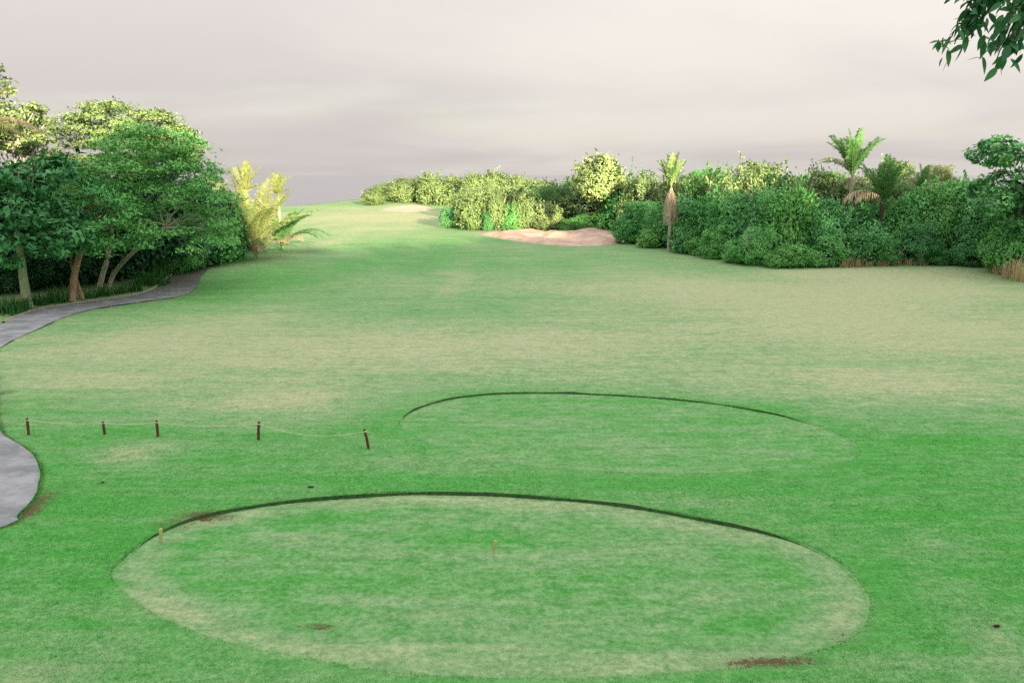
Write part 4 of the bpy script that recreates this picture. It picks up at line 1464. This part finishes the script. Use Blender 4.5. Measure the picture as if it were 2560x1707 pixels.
limb1 = [crotch, loc(2500, -180, 6.2), loc(2340, -90, 6.7)]
g = Geo(); g.tube(branch_path(fork, limb1[0], 0.08, 6, .12), taper(0.11, 0.05, 6), 10)
for e_ in ((1.6, -0.6, crotch.z + 0.6), (0.3, 1.4, crotch.z + 0.9), (-0.4, -1.4, crotch.z + 0.8)):
    g.tube(branch_path(fork, e_, 0.05, 6, .12), taper(0.1, 0.02, 6), 8)
g.tube(branch_path(limb1[0], limb1[1], 0.02, 4, .1) + branch_path(limb1[1], limb1[2], 0.0, 4, .1)[1:], taper(0.05, 0.018, 8), 8)
g.build('limb', M['bark_dark'], root)
e1 = limb1[2]
twig([e1, loc(2270, -30, 6.9), loc(2225, 40, 7.0), loc(2192, 102, 7.0)], 100, 0.06)
twig([loc(2285, -40, 6.9), loc(2250, 0, 7.0), loc(2232, 62, 6.9)], 48, 0.06)
twig([loc(2225, 40, 7.0), loc(2185, 85, 7.1), loc(2155, 100, 7.2)], 6, 0.02, (0.07, 0.12), 0.008)
twig([e1, loc(2225, -30, 7.2), loc(2168, 8, 7.3)], 9, 0.03, (0.07, 0.12), 0.01)
twig([loc(2440, -150, 6.4), loc(2390, -40, 6.8), loc(2335, 40, 6.9), loc(2288, 140, 6.9)], 88, 0.06)
twig([loc(2390, -40, 6.8), loc(2345, 10, 7.0), loc(2315, 60, 7.1), loc(2272, 108, 7.1)], 46, 0.06)
twig([loc(2400, -30, 6.8), loc(2350, 60, 6.8), loc(2318, 120, 6.8)], 24, 0.05)
twig([loc(2440, -140, 6.4), loc(2330, -30, 6.8), loc(2325, 40, 6.7)], 26, 0.05)
# the rest of its crown, outside the frame
P_, N_, t_ = clumps([(0.2, -0.6, 7.4, 1.9, 1.8, 1.3), (0.6, 1.0, 7.9, 1.7, 1.4, 1.2), (2.0, 0, 7.2, 1.8, 1.8, 1.3), (-2.0, 0.0, 7.7, 1.1, 1.0, 0.7), (-0.8, -1.6, 7.6, 1.3, 1.2, 0.9)], 420, 16, 0.22, 91, floor=2.5)
link('crown', leaf_mesh('crown', P_, N_, 0.18, 0.4, t_, 91, 0.8), M['lf_hang'], root)

# ------------------------------------------------------------------ unseen wood behind the camera, shaped for the shade it casts
prof_u = [-70, -30, -15, -2.5, 0.6, 3.6, 14, 26, 36, 42, 50, 62, 90, 130]  # tree heights shaped to set where shade falls in view
prof_h = [22, 23.6, 23.2, 25.6, 24, 18.8, 19.5, 20, 20.4, 22.6, 23.2, 24.4, 26, 26]
for k, u in enumerate(list(np.arange(-66, -9, 6.2)) + [-8, -4.8, -2.2, 0.2, 4.4, 7.4] + list(np.arange(10, 128, 6.2))):
    tt = -40 + random.uniform(-2, 2)
    px, py = S_H.x * tt + CA * u, S_H.y * tt + SA * u
    z0 = th(px, py)
    hh = float(np.interp(u, prof_u, prof_h)) + random.uniform(-.5, .5) - z0
    r_ = empty('shade_tree', (px, py, z0 - 0.3), 'unseen leafy tree behind the camera, shaped for its shade', 'tree', 'unseen shade trees behind the camera', random.uniform(0, 6.28))
    kd = k % len(BUSH); bw, bh = BUSH_SIZE[kd]
    c = link('crown', with_mat(BUSH[kd], M['lf_emerald']), None, r_); wd_ = 5.6 if -8 < u < 10 else 8.4
    c.scale = (wd_ / bw, wd_ / bw, (hh + 0.3) / bh)
    s_ = link('trunk', stem_g[k % 3], None, r_); s_.scale = (2, 2, hh / bh)

# ------------------------------------------------------------------ grass blades over the near turf
NB = 420000
yy = 9.2 + (31 - 9.2) * rng.random(NB) ** 1.25
xx = (rng.random(NB) * 2 - 1) * (yy * 0.70 + 2.0)
in1, in2 = inside(xx, yy, ring1), inside(xx, yy, ring2)
onp = inside(xx, yy, path_poly)
d_, l_, r_ = turf_attrs(xx, yy)
keep = ~onp & (rng.random(NB) > 1.3 * r_) & (rng.random(NB) > sstep(yy, 15, 31) ** 0.8)
# extra tall blades along the rims of the tees and the path edge
ex = []
for rg, n_ in ((ring1, 26000), (ring2, 14000)):
    P = np.array(rg); k = rng.integers(0, len(P), n_); t = rng.random(n_)[:, None]
    q = P[k] * (1 - t) + P[(k + 1) % len(P)] * t
    c = P.mean(0); o_ = (q - c) / np.linalg.norm(q - c, axis=1)[:, None]
    q = q + o_ * (0.02 + 0.30 * rng.random(n_)[:, None] ** 2)
    ex.append(q[rng.random(n_) < np.clip(0.25 + 1.2 * o_[:, 1], 0.12, 1)])
P = er[:64]; k = rng.integers(0, len(P) - 1, 15000); t = rng.random(15000)[:, None]
q = P[k] * (1 - t) + P[k + 1] * t
ex.append(q + np.column_stack([0.16 * rng.random(15000) ** 1.5 - 0.03 - 0.10 * (vnoise(q[:, 0] * 2, q[:, 1] * 2, 7) > 0.6) * rng.random(15000), rng.normal(size=15000) * 0.02]))
ex = np.concatenate(ex)
dx_, lx_, rx_ = turf_attrs(ex[:, 0], ex[:, 1])
bx = np.concatenate([xx[keep], ex[:, 0]]); by = np.concatenate([yy[keep], ex[:, 1]])
bd = np.concatenate([d_[keep], dx_]); bl = np.concatenate([l_[keep], lx_]); bi = np.concatenate([(in1 | in2)[keep], np.zeros(len(ex), bool)])
bt1 = np.concatenate([in1[keep], np.zeros(len(ex), bool)])
n = len(bx)
bz = terrain(bx, by) - np.where(bi, np.where(bt1, drop_at(ring1, TEE_DROP, bx, by), drop_at(ring2, 0.05, bx, by)), 0)
tuft = fbm(bx * 1.7, by * 1.7, 83, 3)
hh = np.where(bi, 0.010, 0.012 + 0.018 * tuft) * rng.uniform(0.6, 1.3, n) * (1 - 0.6 * sstep(by, 16, 31))
wd = (0.0045 + 0.00045 * (by - 9)) * rng.uniform(0.7, 1.3, n) * np.where(bi, 0.8, 1.0)
a = rng.random(n) * 6.283
lean = rng.uniform(0.1, 0.9, n) * hh
la_ = rng.random(n) * 6.283
b0 = np.column_stack([bx, by, bz - 0.004])
sd = np.column_stack([np.cos(a), np.sin(a), np.zeros(n)]) * wd[:, None]
tip = b0 + np.column_stack([np.cos(la_) * lean, np.sin(la_) * lean, hh])
gn = np.cross(2 * sd, tip - b0)
sd = np.where((gn[:, 2] < 0)[:, None], -sd, sd)
V = np.stack([b0 - sd, b0 + sd, tip], 1).reshape(-1, 3)
me = mesh_np('grass', V, np.arange(n * 3).reshape(n, 3), {'dry': np.repeat(bd, 3), 'lush': np.repeat(bl, 3), 'dirt': np.zeros(n * 3), 'tint': np.repeat(rng.random(n), 3)})
me.polygons.foreach_set('use_smooth', np.ones(n, bool))
gn = np.cross(2 * sd, tip - b0); gn /= np.linalg.norm(gn, axis=1)[:, None]
nv = gn * 0.6 + np.array([0, 0, 1.0]); nv /= np.linalg.norm(nv, axis=1)[:, None]
me.normals_split_custom_set_from_vertices(np.repeat(nv, 3, 0).tolist())
tag(link('grass', me, M['blade']), 'short mown grass blades covering the turf around the tees', 'grass', kind='stuff')
